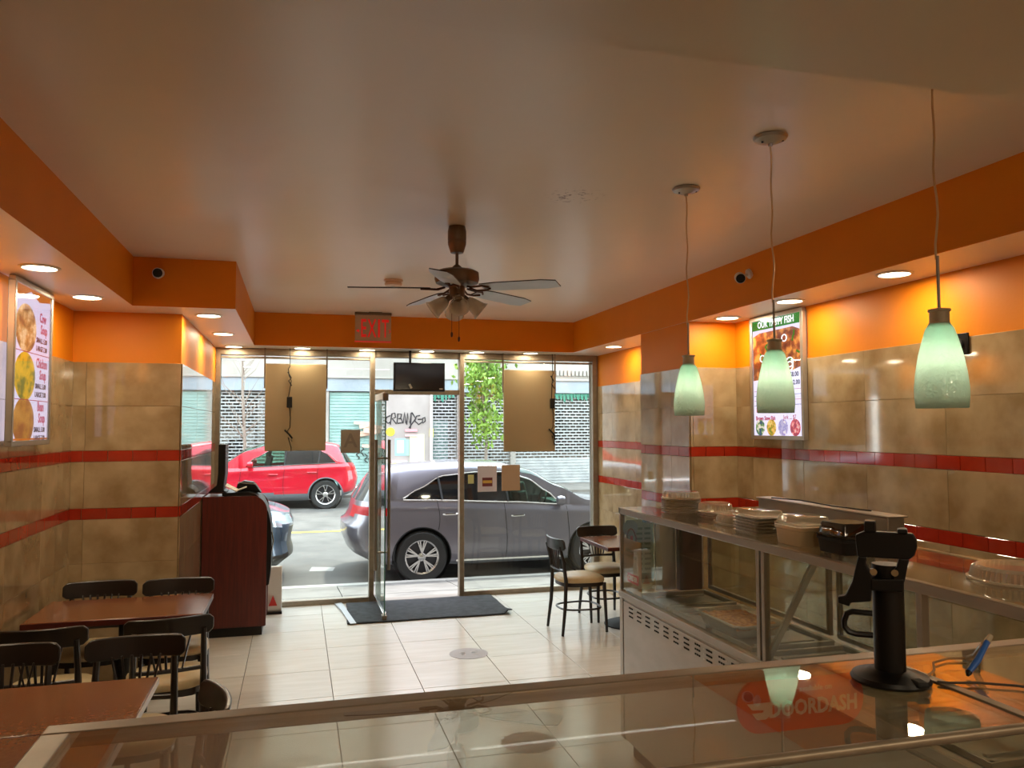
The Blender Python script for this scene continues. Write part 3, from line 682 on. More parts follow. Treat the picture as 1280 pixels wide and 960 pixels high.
def table(lab, x0, x1, y0, y1, bases):
    t = thing('dining_table', lab, 'table', ((x0+x1)/2, (y0+y1)/2, 0))
    mb = MB(); mb.box(x0, x1, y0, y1, .722, .75); mb.build('table_top', [M['table']], t, world=True, bevel=.003)
    MB().box(x0-.003, x1+.003, y0-.003, y1+.003, .716, .7465).build('edge_band', M['tedge'], t, world=True, bevel=.002)
    for (bx, by) in bases:
        MB().lathe([(.235, 0), (.235, .010), (.20, .022), (.06, .035), (.03, .05), (.03, .06)], (bx, by, 0), n=36).build('pedestal_base', M['blackm'], t, world=True)
        MB().tube([(bx, by, .05), (bx, by, .70)], .030, 16).build('pedestal_column', M['blackm'], t, world=True)
        MB().cbox((bx, by, .706), (.36, .06, .018)).cbox((bx, by, .706), (.06, .36, .018)).build('top_spider', M['blackm'], t, world=True)
    return t
table('brown granite-look dining table at the left wall, the farther one, near the cherry cabinet', -1.42, -.503, 4.87, 5.445, [(-.96, 5.15)])
table('brown granite-look dining table at the left edge, in front of the far one', -1.455, -.555, 3.125, 3.70, [(-1.0, 3.42)])
tn = bpy.data.objects['dining_table.001']
MB().box(-.5525, -.549, 3.13, 3.695, .722, .747).build('worn_edge', M['tedgew'], tn, world=True)
table('brown granite-look table at the bottom left corner, pushed against the near one', -1.455, -.565, 2.535, 3.115, [(-1.0, 2.82)])
table('small table by the right shop window with a round black base', 2.62, 3.22, 6.52, 7.22, [(2.955, 6.84)])

# ------------------------------------------------------------------ cabinet by the left window and what stands on it
cb = thing('podium_cabinet', 'dark cherry cabinet with a rounded top corner by the left window', 'cabinet', (-.51, 7.58, 0))
out = [(-.775, .085), (-.243, .085), (-.243, 1.06)] + arc(-.373, 1.075, .13, 0, PI/2, 8) + [(-.775, 1.205)]
MB().prism(out, 7.33, 7.345, 'XZ').build('side_panel', M['cherry'], cb, world=True, bevel=.002)
MB().prism(out, 7.80, 7.815, 'XZ').build('side_panel', M['cherry'], cb, world=True, bevel=.002)
MB().prism([(p[0]-.008 if p[0] > -.5 else p[0]+.005, p[1]-.008) for p in out], 7.345, 7.80, 'XZ').build('body', M['tedge'], cb, world=True)
MB().box(-.76, -.275, 7.36, 7.79, 0, .085).build('plinth', M['blackm'], cb, world=True)
fr = [(-.245, .42), (-.222, .43), (-.206, .60), (-.204, .80), (-.212, .96), (-.235, 1.06), (-.28, 1.16), (-.34, 1.215), (-.40, 1.235), (-.62, 1.235), (-.62, 1.206), (-.373, 1.206), (-.29, 1.165), (-.244, 1.07)]
MB().prism(fr, 7.36, 7.79, 'XZ').build('curved_front', M['black'], cb, world=True)
MB().tube([(-.203, 7.40, .88), (-.19, 7.40, .80), (-.203, 7.40, .72)], .006, 8).build('handle', M['chrome'], cb, world=True)
mo = thing('monitor', 'thin black monitor seen edge on standing on the cherry cabinet', 'monitor', (-.67, 7.45, 1.21))
MB().prism([(-.665, 1.30), (-.715, 1.26), (-.735, 1.238), (-.58, 1.238), (-.61, 1.26), (-.604, 1.34), (-.596, 1.40), (-.596, 1.655), (-.655, 1.655), (-.656, 1.40)], 7.36, 7.66, 'XZ').build('screen_and_stand', M['black'], mo, world=True, bevel=.006)
pp = thing('folded_papers', 'loose white papers lying beside the edge-on monitor', 'papers', (-.55, 7.6, 1.24))
MB().cbox((-.545, 7.41, 1.275), (.11, .09, .006), ry=.5, rx=.2).cbox((-.47, 7.41, 1.262), (.10, .08, .010), ry=-.35).build('sheets', M['paper'], pp, world=True)
pr = thing('card_machine', 'low black rounded card machine on the cherry cabinet top', 'card machine', (-.42, 7.6, 1.235))
MB().prism([(-.52, 1.236), (-.505, 1.30), (-.45, 1.325), (-.37, 1.31), (-.34, 1.275), (-.30, 1.215), (-.4, 1.236)], 7.50, 7.66, 'XZ').build('body', M['black'], pr, world=True, bevel=.006)
MB().cbox((-.42, 7.49, 1.305), (.16, .012, .008), ry=.12).build('pale_edge', M['steel'], pr, world=True)
ws = thing('folding_floor_sign', 'white folding floor sign with a red triangle behind the cherry cabinet', 'floor sign', (-.2, 8.2, 0))
MB().cbox((-.205, 8.18, .22), (.16, .02, .44), rx=-.10).cbox((-.205, 8.30, .22), (.16, .02, .44), rx=.16).build('boards', M['white'], ws, world=True, bevel=.004)
MB().prism([(-.245, .08), (-.165, .08), (-.205, .18)], 8.125, 8.13, 'XZ').build('red_triangle', M['redpr'], ws, world=True, smooth=False)
MB().cbox((-.205, 8.14, .012), (.17, .05, .024)).build('foot_strip', M['black'], ws, world=True)

# ------------------------------------------------------------------ right display case (runs away from the viewer)
CX0, CX1, CY0, CY1, CT = 1.747, 2.25, 1.45, 4.17, 1.35
dc = thing('display_case', 'stainless steel and glass food display case with a vented lower panel at the right', 'display case', (2.0, 2.8, 0))
MB().box(CX0, CX1, CY0, CY1, .10, .86).build('body', M['steel'], dc, world=True, bevel=.006)
MB().box(CX0+.05, CX1-.03, CY0+.03, CY1-.04, 0, .10).build('plinth', M['blackm'], dc, world=True)
MB().box(CX0-.007, CX0, CY0, CY1-.055, .12, .845).build('front_panel', M['steel'], dc, world=True, bevel=.002)
MB().box(CX0-.004, CX0+.001, CY1-.052, CY1-.044, .10, .845).build('shadow_gap', M['blackm'], dc, world=True)
MB().box(CX0-.006, CX0+.03, CY1-.042, CY1+.004, .10, .86).build('corner_trim', M['steel'], dc, world=True, bevel=.004)
mb = MB()
for i in range(14):
    yy = 4.03-i*.105
    for j in range(3):
        zz = .825-j*.022
        for k in range(3): mb.cbox((CX0-.0085, yy-k*.018, zz), (.003, .010 if i % 2 else .013, .007))
v = mb.build('vent_slots', M['blackm'], dc, world=True, smooth=False); v['kind'] = 'stuff'
mb = MB()
for i in range(5):
    for j in range(3): mb.lathe([(.0001, 0), (.0045, 0), (.003, .002)], (CX0-.007, 3.60-i*.19, .823-j*.022), n=8, axis='X', T=Matrix.Scale(-1, 4, (1, 0, 0)))
v = mb.build('bright_vent_holes', M['white'], dc, world=True); v['kind'] = 'stuff'
MB().box(CX0-.012, CX0+.02, CY0, CY1+.004, .86, .895).build('sill_rail', M['steel'], dc, world=True, bevel=.004)
MB().box(CX0-.006, CX0+.022, CY0, CY1+.004, CT-.035, CT-.002).build('top_rail', M['steel'], dc, world=True, bevel=.003)
MB().box(CX0-.006, CX1, CY1-.02, CY1+.004, CT-.03, CT-.002).build('top_rail', M['steel'], dc, world=True, bevel=.003)
MB().box(CX1-.02, CX1, CY0, CY1, CT-.03, CT-.002).build('top_rail', M['steel'], dc, world=True, bevel=.003)
for (y, w) in ((CY1-.008, .018), (2.79, .022), (2.755, .022), (1.95, .022)):
    MB().box(CX0-.004, CX0+.022, y-w/2, y+w/2, .89, CT-.03).build('mullion', M['steel'], dc, world=True, bevel=.002)
MB().box(CX1-.022, CX1, CY1-.02, CY1, .89, CT-.03).build('corner_post', M['steel'], dc, world=True, bevel=.002)
for a, b in ((2.80, 4.155), (1.96, 2.745)): MB().box(CX0+.004, CX0+.009, a, b, .89, CT-.03).build('front_glass', M['vglass'], dc, world=True)
MB().box(CX0+.02, CX1-.02, CY1-.012, CY1-.007, .89, CT-.03).build('end_glass', M['vglass'], dc, world=True)
MB().box(CX0-.008, CX1+.01, CY0, CY1+.006, CT-.004, CT).build('top_glass', M['cglass'], dc, world=True)
MB().box(CX0+.02, CX1, CY0, CY1-.02, .86, .872).build('deck', M['steeld'], dc, world=True)
for i in range(6):
    yc = 3.90-i*.39
    mb = MB(); x0_, x1_, ya, yb = CX0+.07, CX1-.04, yc-.165, yc+.165
    mb.box(x0_, x1_, ya, ya+.016, .872, .892).box(x0_, x1_, yb-.016, yb, .872, .892).box(x0_, x0_+.016, ya, yb, .872, .892).box(x1_-.016, x1_, ya, yb, .872, .892)
    mb.box(x0_+.05, x1_-.05, yc-.10, yc-.085, .872, .884).box(x0_+.05, x1_-.05, yc+.085, yc+.10, .872, .884)
    mb.box(x0_+.03, x1_-.03, yc-.13, yc+.13, .872, .876)
    mb.build('steam_pan', M['steel'], dc, world=True, bevel=.003)
MB().bar((CX0+.03, 2.775, .90), (CX0+.03, 2.47, 1.325), .028, .012).build('brace_bar', M['steel'], dc, world=True, bevel=.002)
MB().box(1.93, 2.05, 4.10, 4.112, .895, 1.30).build('white_board', M['white'], dc, world=True)
MB().box(2.055, 2.19, 4.06, 4.10, .895, 1.31).build('dark_door_edge', M['fdark'], dc, world=True)
for a, b in ((3.0, 4.05), (1.9, 2.95)):
    mb = MB(); mb.box(CX1-.03, CX1-.012, a, b, .90, .92).box(CX1-.03, CX1-.012, a, b, 1.28, 1.31).box(CX1-.03, CX1-.012, a, a+.02, .92, 1.28).box(CX1-.03, CX1-.012, b-.02, b, .92, 1.28)
    sf = mb.build('sliding_door', M['steeld'], dc, world=True, bevel=.002)
    MB().box(CX1-.024, CX1-.019, a+.02, b-.02, .92, 1.28).build('pane', M['vglass'], sf, world=True)
MB().box(2.02, 2.23, 2.95, 4.02, 1.10, 1.106).build('glass_shelf', M['cglass'], dc, world=True)
MB().box(1.80, 1.83, 3.93, 3.99, 1.285, 1.315).build('latch_block', M['chrome'], dc, world=True, bevel=.003)
# notices inside the far end of the case
bagn = thing('paper_bag_notice', 'brown paper bag shaped notice with red print inside the corner of the display case', 'notice', (CX0+.012, 4.0, 1.05))
MB().box(CX0+.010, CX0+.014, 3.915, 4.145, .905, 1.185).build('bag_sheet', M['bpaper'], bagn, world=True)
mb = MB(); mb.tube([(CX0+.012, 4.04+.06*math.cos(a), 1.185+.06*math.sin(a)) for a in [PI*i/12 for i in range(13)]], .004, 6); mb.build('bag_handle', mat('bag_handle_brown', '#6a4a34', .8), bagn, world=True)
MB().box(CX0+.0085, CX0+.0095, 3.945, 4.09, .955, 1.005).build('red_block', M['redpr'], bagn, world=True)
text('lettering', 'THANK YOU', .026, mat('olive_print', '#6b6438', .8), bagn, (-.0045, .03, .075), rot=(PI/2, 0, -PI/2), ext=.0004)
text('lettering', 'FOR YOUR', .026, mat('olive_print2', '#6b6438', .8), bagn, (-.0045, .03, .045), rot=(PI/2, 0, -PI/2), ext=.0004)
text('lettering', 'ORDER', .036, M['paper'], bagn, (-.0045, .02, -.07), rot=(PI/2, 0, -PI/2), ext=.0004, bold=.001)
lf = thing('menu_leaflet', 'pale green menu leaflet on the far end glass inside the display case', 'leaflet', (1.87, 4.15, 1.1))
MB().box(1.775, 1.94, 4.150, 4.153, .93, 1.28).build('sheet', mat('pale_green_paper', '#b9cdbd', .7), lf, world=True)
MB().box(1.775, 1.94, 4.1485, 4.1495, .95, .985).build('teal_band', mat('teal_print', '#4c8478', .7), lf, world=True)
MB().box(1.80, 1.815, 4.1485, 4.1495, 1.0, 1.27).build('red_strip', M['redpr'], lf, world=True)
MB().lathe([(.001, 0), (.045, 0), (.045, .001)], (1.80, 4.1478, 1.235), n=24, axis='Y').build('round_print', mat('sky_print', '#a9c3cf', .7), lf, world=True)
mb = MB()
for j in range(9):
    for i in range(2): mb.box(1.835+i*.05, 1.872+i*.05, 4.1485, 4.1495, 1.0+j*.028, 1.012+j*.028)
o = mb.build('print_blocks', mat('grey_green_print', '#7d9a88', .7), lf, world=True); o['kind'] = 'stuff'
# foil tray of food inside
ft = thing('foil_food_tray', 'foil tray of orange baked macaroni inside the display case', 'food tray', (1.93, 3.24, .893))
out = rrect(-.13, .13, -.19, .19, .03, 4)
mb = MB(); N = len(out); vs = []
for k, (sc, z) in enumerate(((.80, .0), (.93, .055), (1.0, .058), (1.02, .052))): vs += [(p[0]*sc*(1+.01*random.random()), p[1]*sc*(1+.01*random.random()), z+.004*random.random()) for p in out]
mb.add(vs, [(i*N+j, i*N+(j+1) % N, (i+1)*N+(j+1) % N, (i+1)*N+j) for i in range(3) for j in range(N)]+[tuple(range(N-1, -1, -1))]); mb.build('foil_pan', M['foil'], ft)
def ff(x, y, u, v):
    return (x, y, .046+.010*noise.noise((x*40, y*40, 0))-.02*max(0, max(abs(u-.5), abs(v-.5))-.44)*8)
mesh_grid(-.115, .115, -.172, .172, 26, 36, ff).build('baked_food', M['food'], ft)

# ------------------------------------------------------------------ things on the display case top
def dome_lid(mb, r, z0, h, flut=40):
    vs = []; n = flut*2; lv = [(1.06, 0), (1.07, .15*h), (1.0, .2*h), (.95, .8*h), (.86, h), (0.0, h*.97)]
    for (k, z) in lv:
        for j in range(n):
            a = 2*PI*j/n; fl_ = (.014*(1 if j % 2 else -1) if .9 < k < 1.01 else 0); rr = r*(k+fl_)
            vs.append((rr*math.cos(a), rr*math.sin(a), z0+z))
    mb.add(vs, [(i*n+j, i*n+(j+1) % n, (i+1)*n+(j+1) % n, (i+1)*n+j) for i in range(len(lv)-1) for j in range(n)])
def round_stack(lab, x, y, r, n, hs, hl, group=None):
    t = thing('foil_plate_stack', lab, 'container', (x, y, CT), group=group)
    for i in range(n):
        z = .001+i*hs
        MB().lathe([(r*.82, z), (r*.97, z+hs*.7), (r*1.05, z+hs*.75), (r*1.05, z+hs*.92), (r*.96, z+hs*.92), (r*.80, z+.002)], n=40, cap=False).build('foil_plate', M['foil'], t)
    mb = MB(); dome_lid(mb, r*.98, .001+n*hs, hl); mb.build('clear_dome_lid', M['clear'], t, smooth=False)
    return t
round_stack('tall stack of round foil plates under a clear lid, far end of the case', 1.945, 3.82, .098, 8, .0095, .035)
round_stack('low stack of round foil plates with a dome lid, next to the tall stack', 2.02, 3.60, .085, 3, .009, .042)
ov = thing('oval_lid', 'long clear ribbed lid lying between the round plates and the square tubs', 'lid', (1.955, 3.28, CT))
mb = MB(); dome_lid(mb, .10, .001, .045, 44); ol = mb.build('lid', M['clear'], ov, smooth=False); ol.scale = (.85, 1.3, 1)
MB().lathe([(.105, .001), (.112, .012), (.108, .013)], n=40, cap=False).build('foil_rim', M['foil'], ov).scale = (.85, 1.3, 1)
def tub_stack(name, lab, x, y, w, d, n, hs, m, lidh, rz=0, lidm=None):
    t = thing(name, lab, 'container', (x, y, CT), rz)
    for i in range(n):
        z = .001+i*hs; o = rrect(-w/2, w/2, -d/2, d/2, .02, 3); N = len(o); vs = []
        for k, zz in ((.90, 0), (.97, hs*.75), (1.02, hs*.78), (1.02, hs*.95)): vs += [(p[0]*k, p[1]*k, z+zz) for p in o]
        mb = MB(); mb.add(vs, [(i_*N+j, i_*N+(j+1) % N, (i_+1)*N+(j+1) % N, (i_+1)*N+j) for i_ in range(3) for j in range(N)]+[tuple(range(N-1, -1, -1)), tuple(range(3*N, 4*N))]); mb.build('tub', m, t)
    z = .001+n*hs; o = rrect(-w/2, w/2, -d/2, d/2, .02, 3); N = len(o); vs = []
    for k, zz in ((1.03, 0), (1.03, .006), (.94, .010), (.86, lidh*.9), (.80, lidh)): vs += [(p[0]*k, p[1]*k, z+zz) for p in o]
    mb = MB(); mb.add(vs, [(i_*N+j, i_*N+(j+1) % N, (i_+1)*N+(j+1) % N, (i_+1)*N+j) for i_ in range(4) for j in range(N)]+[tuple(range(4*N, 5*N))]); lid = mb.build('lid', lidm or M['clear'], t)
    return t
tub_stack('foil_tub_stack', 'stack of rectangular foil tubs with a clear ribbed lid, left of the cream tub', 1.875, 2.98, .14, .20, 6, .0125, M['foil'], .028)
tub_stack('white_tub', 'cream plastic tub with clear lid on the case, between foil and black tubs', 1.870, 2.67, .15, .17, 1, .075, mat('cream_plastic', '#c9b48f', .4), .035)
tub_stack('black_tub', 'black tub with a glossy dark lid on the case, left of the card reader stand', 1.895, 2.455, .145, .16, 1, .058, M['blackm'], .050, lidm=mat('glossy_dark_lid', '#15100d', .08, spec=.8))
sb = thing('steel_counter_box', 'low stainless steel box standing at the back of the case top behind the tubs', 'steel box', (2.11, 2.9, CT))
mb = MB(); mb.box(2.075, 2.15, 2.46, 3.30, CT+.001, CT+.115); mb.build('box_body', M['steeld'], sb, world=True, bevel=.004)
mb = MB(); mb.box(2.068, 2.157, 2.45, 3.31, CT+.115, CT+.122); mb.build('box_lid', M['steel'], sb, world=True, bevel=.003)
mb = MB(); mb.tube([(2.08, 3.2, CT+.126), (2.09, 3.0, CT+.132), (2.10, 2.8, CT+.126), (2.12, 2.6, CT+.126)], .003, 6); mb.build('thin_cord', M['black'], sb, world=True)
rl = thing('round_dome_lid', 'round clear ribbed dome lid at the right edge on the near end of the case', 'lid', (2.035, 1.875, CT))
mb = MB(); dome_lid(mb, .130, .001, .042, 56); mb.build('lid', M['clear'], rl, smooth=False)
MB().lathe([(.130, .001), (.139, .002), (.140, .007), (.132, .008)], n=48, cap=False).build('rolled_rim', mat('milky_plastic_rim', '#d8cdb8', .3), rl)

# ------------------------------------------------------------------ foreground glass counter
KT = 1.425
gc = thing('glass_counter', 'glass-topped serving counter with a steel frame across the whole foreground', 'counter', (.5, .95, 0))
st = M['steel']
MB().box(-.30, 1.74, 1.1125, 1.146, KT-.020, KT).build('far_rail', M['alum'], gc, world=True, bevel=.003)
MB().box(-.30, -.265, .82, 1.1125, KT-.020, KT).build('left_rail', M['alum'], gc, world=True, bevel=.003)
MB().tube([(-.30, .82, KT-.005), (2.0, .82, KT-.005)], .0065, 12).build('near_tube_rail', M['alum'], gc, world=True)
MB().box(.907, .924, .82, 1.1125, KT-.010, KT+.001).build('cross_strip', M['alum'], gc, world=True, bevel=.001)
MB().box(-.268, .907, .82, 1.115, KT-.007, KT-.001).build('top_glass', M['cglass'], gc, world=True)
MB().box(.924, 1.738, .82, 1.115, KT-.007, KT-.001).build('top_glass', M['cglass'], gc, world=True)
MB().box(-.285, 1.735, 1.135, 1.140, .95, KT-.020).build('front_glass', M['vglass'], gc, world=True)
MB().box(-.290, -.285, .825, 1.135, .95, KT-.020).build('end_glass', M['vglass'], gc, world=True)
MB().box(-.30, 1.74, .52, 1.146, .10, .95).build('body', M['steel'], gc, world=True, bevel=.006)
MB().box(-.27, 1.71, .56, 1.11, 0, .10).build('plinth', M['blackm'], gc, world=True)
for x in (-.292, .30, .915): MB().box(x-.009, x+.009, .82, .838, .95, KT-.012).build('post', M['alumd'], gc, world=True, bevel=.002)
for x in (-.292, 1.73): MB().box(x-.009, x+.009, 1.125, 1.143, .95, KT-.020).build('post', M['alumd'], gc, world=True, bevel=.002)
ds = thing('delivery_sign', 'red rounded delivery sign with white lettering behind the counter glass', 'sign', (.779, 1.128, 1.3625))
MB().prism(rrect(-.115, .115, -.042, .042, .040, 6), -.002, .002, 'XZ').build('red_plaque', mat('sign_red', '#d63a26', .5), ds)
text('lettering', 'DOORDASH', .033, M['paper'], ds, (.021, -.0035, -.008), ext=.0005, bold=.0010, sx=.88)
text('small_lettering', 'available on', .013, M['paper'], ds, (.025, -.0035, .021), ext=.0004)
mb = MB(); mb.prism([(x*.833, z*.833) for x, z in [(-.118, .006), (-.072, .006), (-.066, -.004), (-.070, -.018), (-.080, -.024), (-.098, -.024), (-.108, -.012), (-.085, -.012), (-.082, -.007), (-.108, -.005)]], -.0045, -.0025, 'XZ'); mb.build('dash_mark', M['paper'], ds, smooth=False)

# card reader stand
cs = thing('card_reader_stand', 'empty black card terminal stand with a round foot on the glass counter', 'card reader stand', (.847, 1.007, KT), R(-40))
B = M['black']
MB().lathe([(.053, .001), (.055, .005), (.052, .010), (.034, .014), (.028, .018)], n=44).build('round_foot', B, cs, bevel=0)
MB().cbox((.037, -.029, .010), (.018, .025, .008), rz=.5).build('cable_notch', M['blackm'], cs, bevel=.003)
MB().tube([(0, 0, .010), (0, 0, .171)], .0215, 24).build('pole', B, cs)
def px(pts): return [((x/5.333+960-1113)/834, (853-(620+y/5.333))/834) for x, y in pts]
def plate(name, pts, a, b): return MB().prism(px(pts), a, b, 'XZ').build(name, B, cs, bevel=.002, smooth=False)
plate('terminal_plate', [(630, 290), (690, 262), (970, 265), (990, 300), (992, 345), (975, 400), (945, 430), (640, 430), (632, 350)], -.028, -.012)
plate('clamp', [(685, 195), (755, 195), (757, 265), (683, 265)], -.033, -.007)
plate('clamp', [(880, 236), (938, 236), (940, 268), (880, 268)], -.033, -.007)
plate('left_arm', [(645, 425), (697, 430), (690, 470), (728, 560), (715, 715), (590, 735), (585, 760), (515, 742), (515, 700), (560, 690), (602, 600)], -.027, -.010)
plate('right_arm', [(885, 425), (945, 428), (912, 580), (850, 585), (838, 520), (870, 480)], -.027, -.010)
plate('cross_bar', [(715, 570), (912, 555), (905, 640), (712, 645)], -.028, .0)
MB().tube([(x, -.017, z) for x, z in px([(720, 800), (600, 798), (565, 815), (548, 860), (548, 900), (575, 932), (620, 942), (720, 940)])], .0043, 8).build('side_handle', B, cs)
for p in ((733, 522), (858, 520)):
    (x, z), = px([p]); MB().lathe([(.0001, -.028), (.005, -.028), (.005, -.024)], (x, 0, z), n=12, axis='Y').build('bright_screw', M['chrome'], cs)
# pen on a cord
pn = thing('corded_pen', 'blue pen propped up on the glass counter at the right edge', 'pen', (1.0, 1.01, KT))
MB().tube([(.973, .992, KT+.007), (.996, .998, KT+.021), (1.027, 1.010, KT+.043)], [.0042, .0048, .0042], 12).build('barrel', M['pen'], pn, world=True)
MB().tube([(1.027, 1.010, KT+.043), (1.039, 1.015, KT+.050)], [.005, .004], 10).build('clear_cap', M['clear'], pn, world=True)
MB().tube([(.968, .989, KT+.004), (.973, .992, KT+.007)], [.0025, .005], 10).build('pen_tip', M['black'], pn, world=True)
MB().tube([(1.033, 1.021, KT+.037), (1.037, 1.042, KT+.013), (1.037, 1.058, KT+.004)], .005, 8).build('pen_rest', M['clear'], pn, world=True)
cd = thing('coiled_cord', 'thin beige cord looping from the card reader stand to the pen', 'cord', (.96, 1.0, KT))
MB().tube([(x*.833, y*.833, KT+.003) for x, y in ((1.08, 1.215), (1.09, 1.205), (1.13, 1.23), (1.165, 1.27), (1.21, 1.285), (1.25, 1.275))], .0018, 6).build('cord', M['bpaper'], cd, world=True)
MB().tube([(x*.833, y*.833, KT+.003) for x, y in ((1.085, 1.175), (1.10, 1.165), (1.15, 1.15), (1.20, 1.12), (1.24, 1.075), (1.22, 1.05))], .0018, 6).build('cord', mat('dark_cord', '#3a2a1e', .6), cd, world=True)

# ------------------------------------------------------------------ street
def rz_(y): return -.43+(y-11.4)*.038
mb = MB()
for a, b in ((11.45, 16), (16, 21.4)): 
    mb.add([(-30, a, rz_(a)), (40, a, rz_(a)), (40, b, rz_(b)), (-30, b, rz_(b))], [(0, 1, 2, 3)])
struct(mb.build('floor.001', M['asphalt'], smooth=False))
mb = MB(); mb.add([(-30, 16.15, rz_(16.15)+.004), (40, 16.15, rz_(16.15)+.004), (40, 16.28, rz_(16.28)+.004), (-30, 16.28, rz_(16.28)+.004)], [(0, 1, 2, 3)])
struct(mb.build('trim_2', M['yellow'], smooth=False))
MB_ = MB(); MB_.add([(.2, 12.6, rz_(12.6)+.005), (.55, 12.55, rz_(12.5)+.005), (.6, 12.8, rz_(12.8)+.005), (.25, 12.9, rz_(12.9)+.005)], [(0, 1, 2, 3)])
tag(MB_.build('road_patch', mat('white_spill', '#98958f', .8), smooth=False), 'pale spill patch on the asphalt beside the grey car shadow', 'stain')
sw = struct(MB().box(-30, 40, 8.50, 8.56, -.5, -.02).build('floor.002', M['concrete'], smooth=False))
k = 0
for i in range(-5, 14):
    xa = -.95+1.5*i; 
    for (ya, yb) in ((8.56, 9.95), (9.95, 11.28)):
        za, zb = -.10-(ya-8.56)*.098, -.10-(yb-8.56)*.098
        g = .006; m_ = MB(); v = [(xa+g, ya+g, za), (xa+1.5-g, ya+g, za), (xa+1.5-g, yb-g, zb), (xa+g, yb-g, zb)]
        m_.add(v+[(x, y, z-.12) for x, y, z in v], [(0, 1, 2, 3), (0, 4, 5, 1), (1, 5, 6, 2), (2, 6, 7, 3), (3, 7, 4, 0)])
        m_.build('paving_slab', M['concrete'], sw, smooth=False)
struct(MB().box(-30, 40, 11.28, 11.45, -.7, -.368).build('trim_3', mat('curb_stone', '#b3aea5', .85), bevel=.02))
struct(MB().box(-30, 40, 21.4, 24.2, -.5, .02).build('floor.003', M['concrete'], smooth=False))
# our own front: wall above, awning added out of view to block sun
struct(MB().box(-12, 14, 8.56, 8.9, 2.72, 8).build('wall_front', M['brick'], smooth=False))
struct(MB().box(-12, -.86, 8.5, 8.9, -.1, 2.72).build('wall_front.001', M['brick'], smooth=False))
struct(MB().box(3.35, 14, 8.5, 8.9, -.1, 2.72).build('wall_front.002', M['brick'], smooth=False))
struct(MB().box(-1.6, 4.2, 8.56, 9.75, 2.66, 2.76).build('ceiling.006', M['alumd'], smooth=False))

# building opposite
FY = 24.0
bd = thing('shop_building', 'pale single-row shop building with roll-down gates across the street', 'building', (5, FY, 0))
mb = MB(); mb.box(-14, 26, FY+.05, FY+6, 3.25, 7.0); mb.build('upper_wall', M['fac'], bd, world=True, smooth=False)
MB().box(-14, 26, FY-.06, FY+.1, 2.86, 3.24).build('fascia_band', M['facb'], bd, world=True, bevel=.01)
MB().box(-14, 26, FY-.10, FY+.1, 3.24, 3.30).build('fascia_ledge', M['fac'], bd, world=True, bevel=.01)
mb = MB()
for i in range(60): mb.box(5.2+.13*i, 5.28+.13*i, FY-.03, FY+.06, 3.42, 3.58)
o = mb.build('dentil_moulding', M['fac'], bd, world=True, smooth=False); o['kind'] = 'stuff'
MB().box(-14, 26, FY+1.0, FY+1.1, 0, 3.2).build('recess_wall', M['brick'], bd, world=True)
MB().box(2.46, 3.90, FY-.02, FY+.4, 0, 2.86).build('stucco_pier', M['fac'], bd, world=True, smooth=False)
MB().box(-3.4, -2.7, FY-.02, FY+.4, 0, 2.86).build('stucco_pier', M['fac'], bd, world=True, smooth=False)
MB().tube([(3.93, FY-.06, 0), (3.93, FY-.06, 2.86)], .04, 12).build('drain_pipe', M['white'], bd, world=True)
MB().box(4.74, 4.90, FY-.04, FY+.3, 0, 2.86).build('pilaster', M['fac'], bd, world=True, smooth=False)
MB().box(6.42, 6.58, FY-.04, FY+.3, 0, 2.86).build('pilaster', M['fac'], bd, world=True, smooth=False)
MB().box(.74, .90, FY-.04, FY+.3, 0, 2.86).build('pilaster', M['fac'], bd, world=True, smooth=False)
# window panels behind the gates
for (x0, x1, z0, z1, m) in ((-2.15, -1.42, 2.1, 2.72, M['fdark']), (-2.3, -1.2, .3, 1.7, M['fac']), (-1.1, .6, .1, 2.7, M['fac']), (-1.9, -1.4, .5, 1.5, M['fdark']),
                            (4.0, 4.5, .1, 2.0, M['teal']), (4.0, 4.7, 2.1, 2.8, M['fdark']), (5.0, 6.3, 2.0, 2.7, M['fdark']), (5.0, 6.3, .2, 1.7, M['brick']), (5.7, 5.85, .8, 2.0, M['white']),
                            (6.7, 9.8, 1.0, 2.6, M['fdark']), (7.4, 8.2, 1.2, 2.4, M['facb'])):
    MB().box(x0, x1, FY+.30, FY+.36, z0, z1).build('shop_panel', m, bd, world=True)
def grille(x0, x1, z0, z1, m=None):
    mb = MB(); dz = .095; n = int((z1-z0)/dz)
    for j in range(n+1):
        z = z0+j*dz; mb.box(x0, x1, FY+.05, FY+.075, z-.020, z+.020)
        if j < n:
            w = .20; k = int((x1-x0)/w)
            for i in range(k+1):
                x = x0+(i+(.5 if j % 2 else 0))*w
                if x < x1-.01: mb.box(x-.012, x+.012, FY+.055, FY+.07, z+.02, z+dz-.02)
    o = mb.build('gate_grille', m or M['slat'], bd, world=True, smooth=False); o['kind'] = 'stuff'
grille(-2.68, .72, 0.05, 2.84); grille(3.98, 4.72, .05, 2.84); grille(4.92, 6.40, .05, 2.84); grille(6.60, 10.2, .80, 2.84); grille(10.4, 14, .05, 2.84)
def shutter(x0, x1, z0, z1, m, dz=.09):
    mb = MB(); z = z0
    while z < z1-.01: mb.box(x0, x1, FY+.02, FY+.05, z, min(z+dz*.82, z1)); mb.box(x0, x1, FY+.04, FY+.06, z+dz*.7, min(z+dz, z1)); z += dz
    o = mb.build('roller_shutter', m, bd, world=True, smooth=False); o['kind'] = 'stuff'
shutter(.92, 2.44, .05, 2.84, M['teal']); shutter(6.60, 10.2, .03, .80, M['slat'])
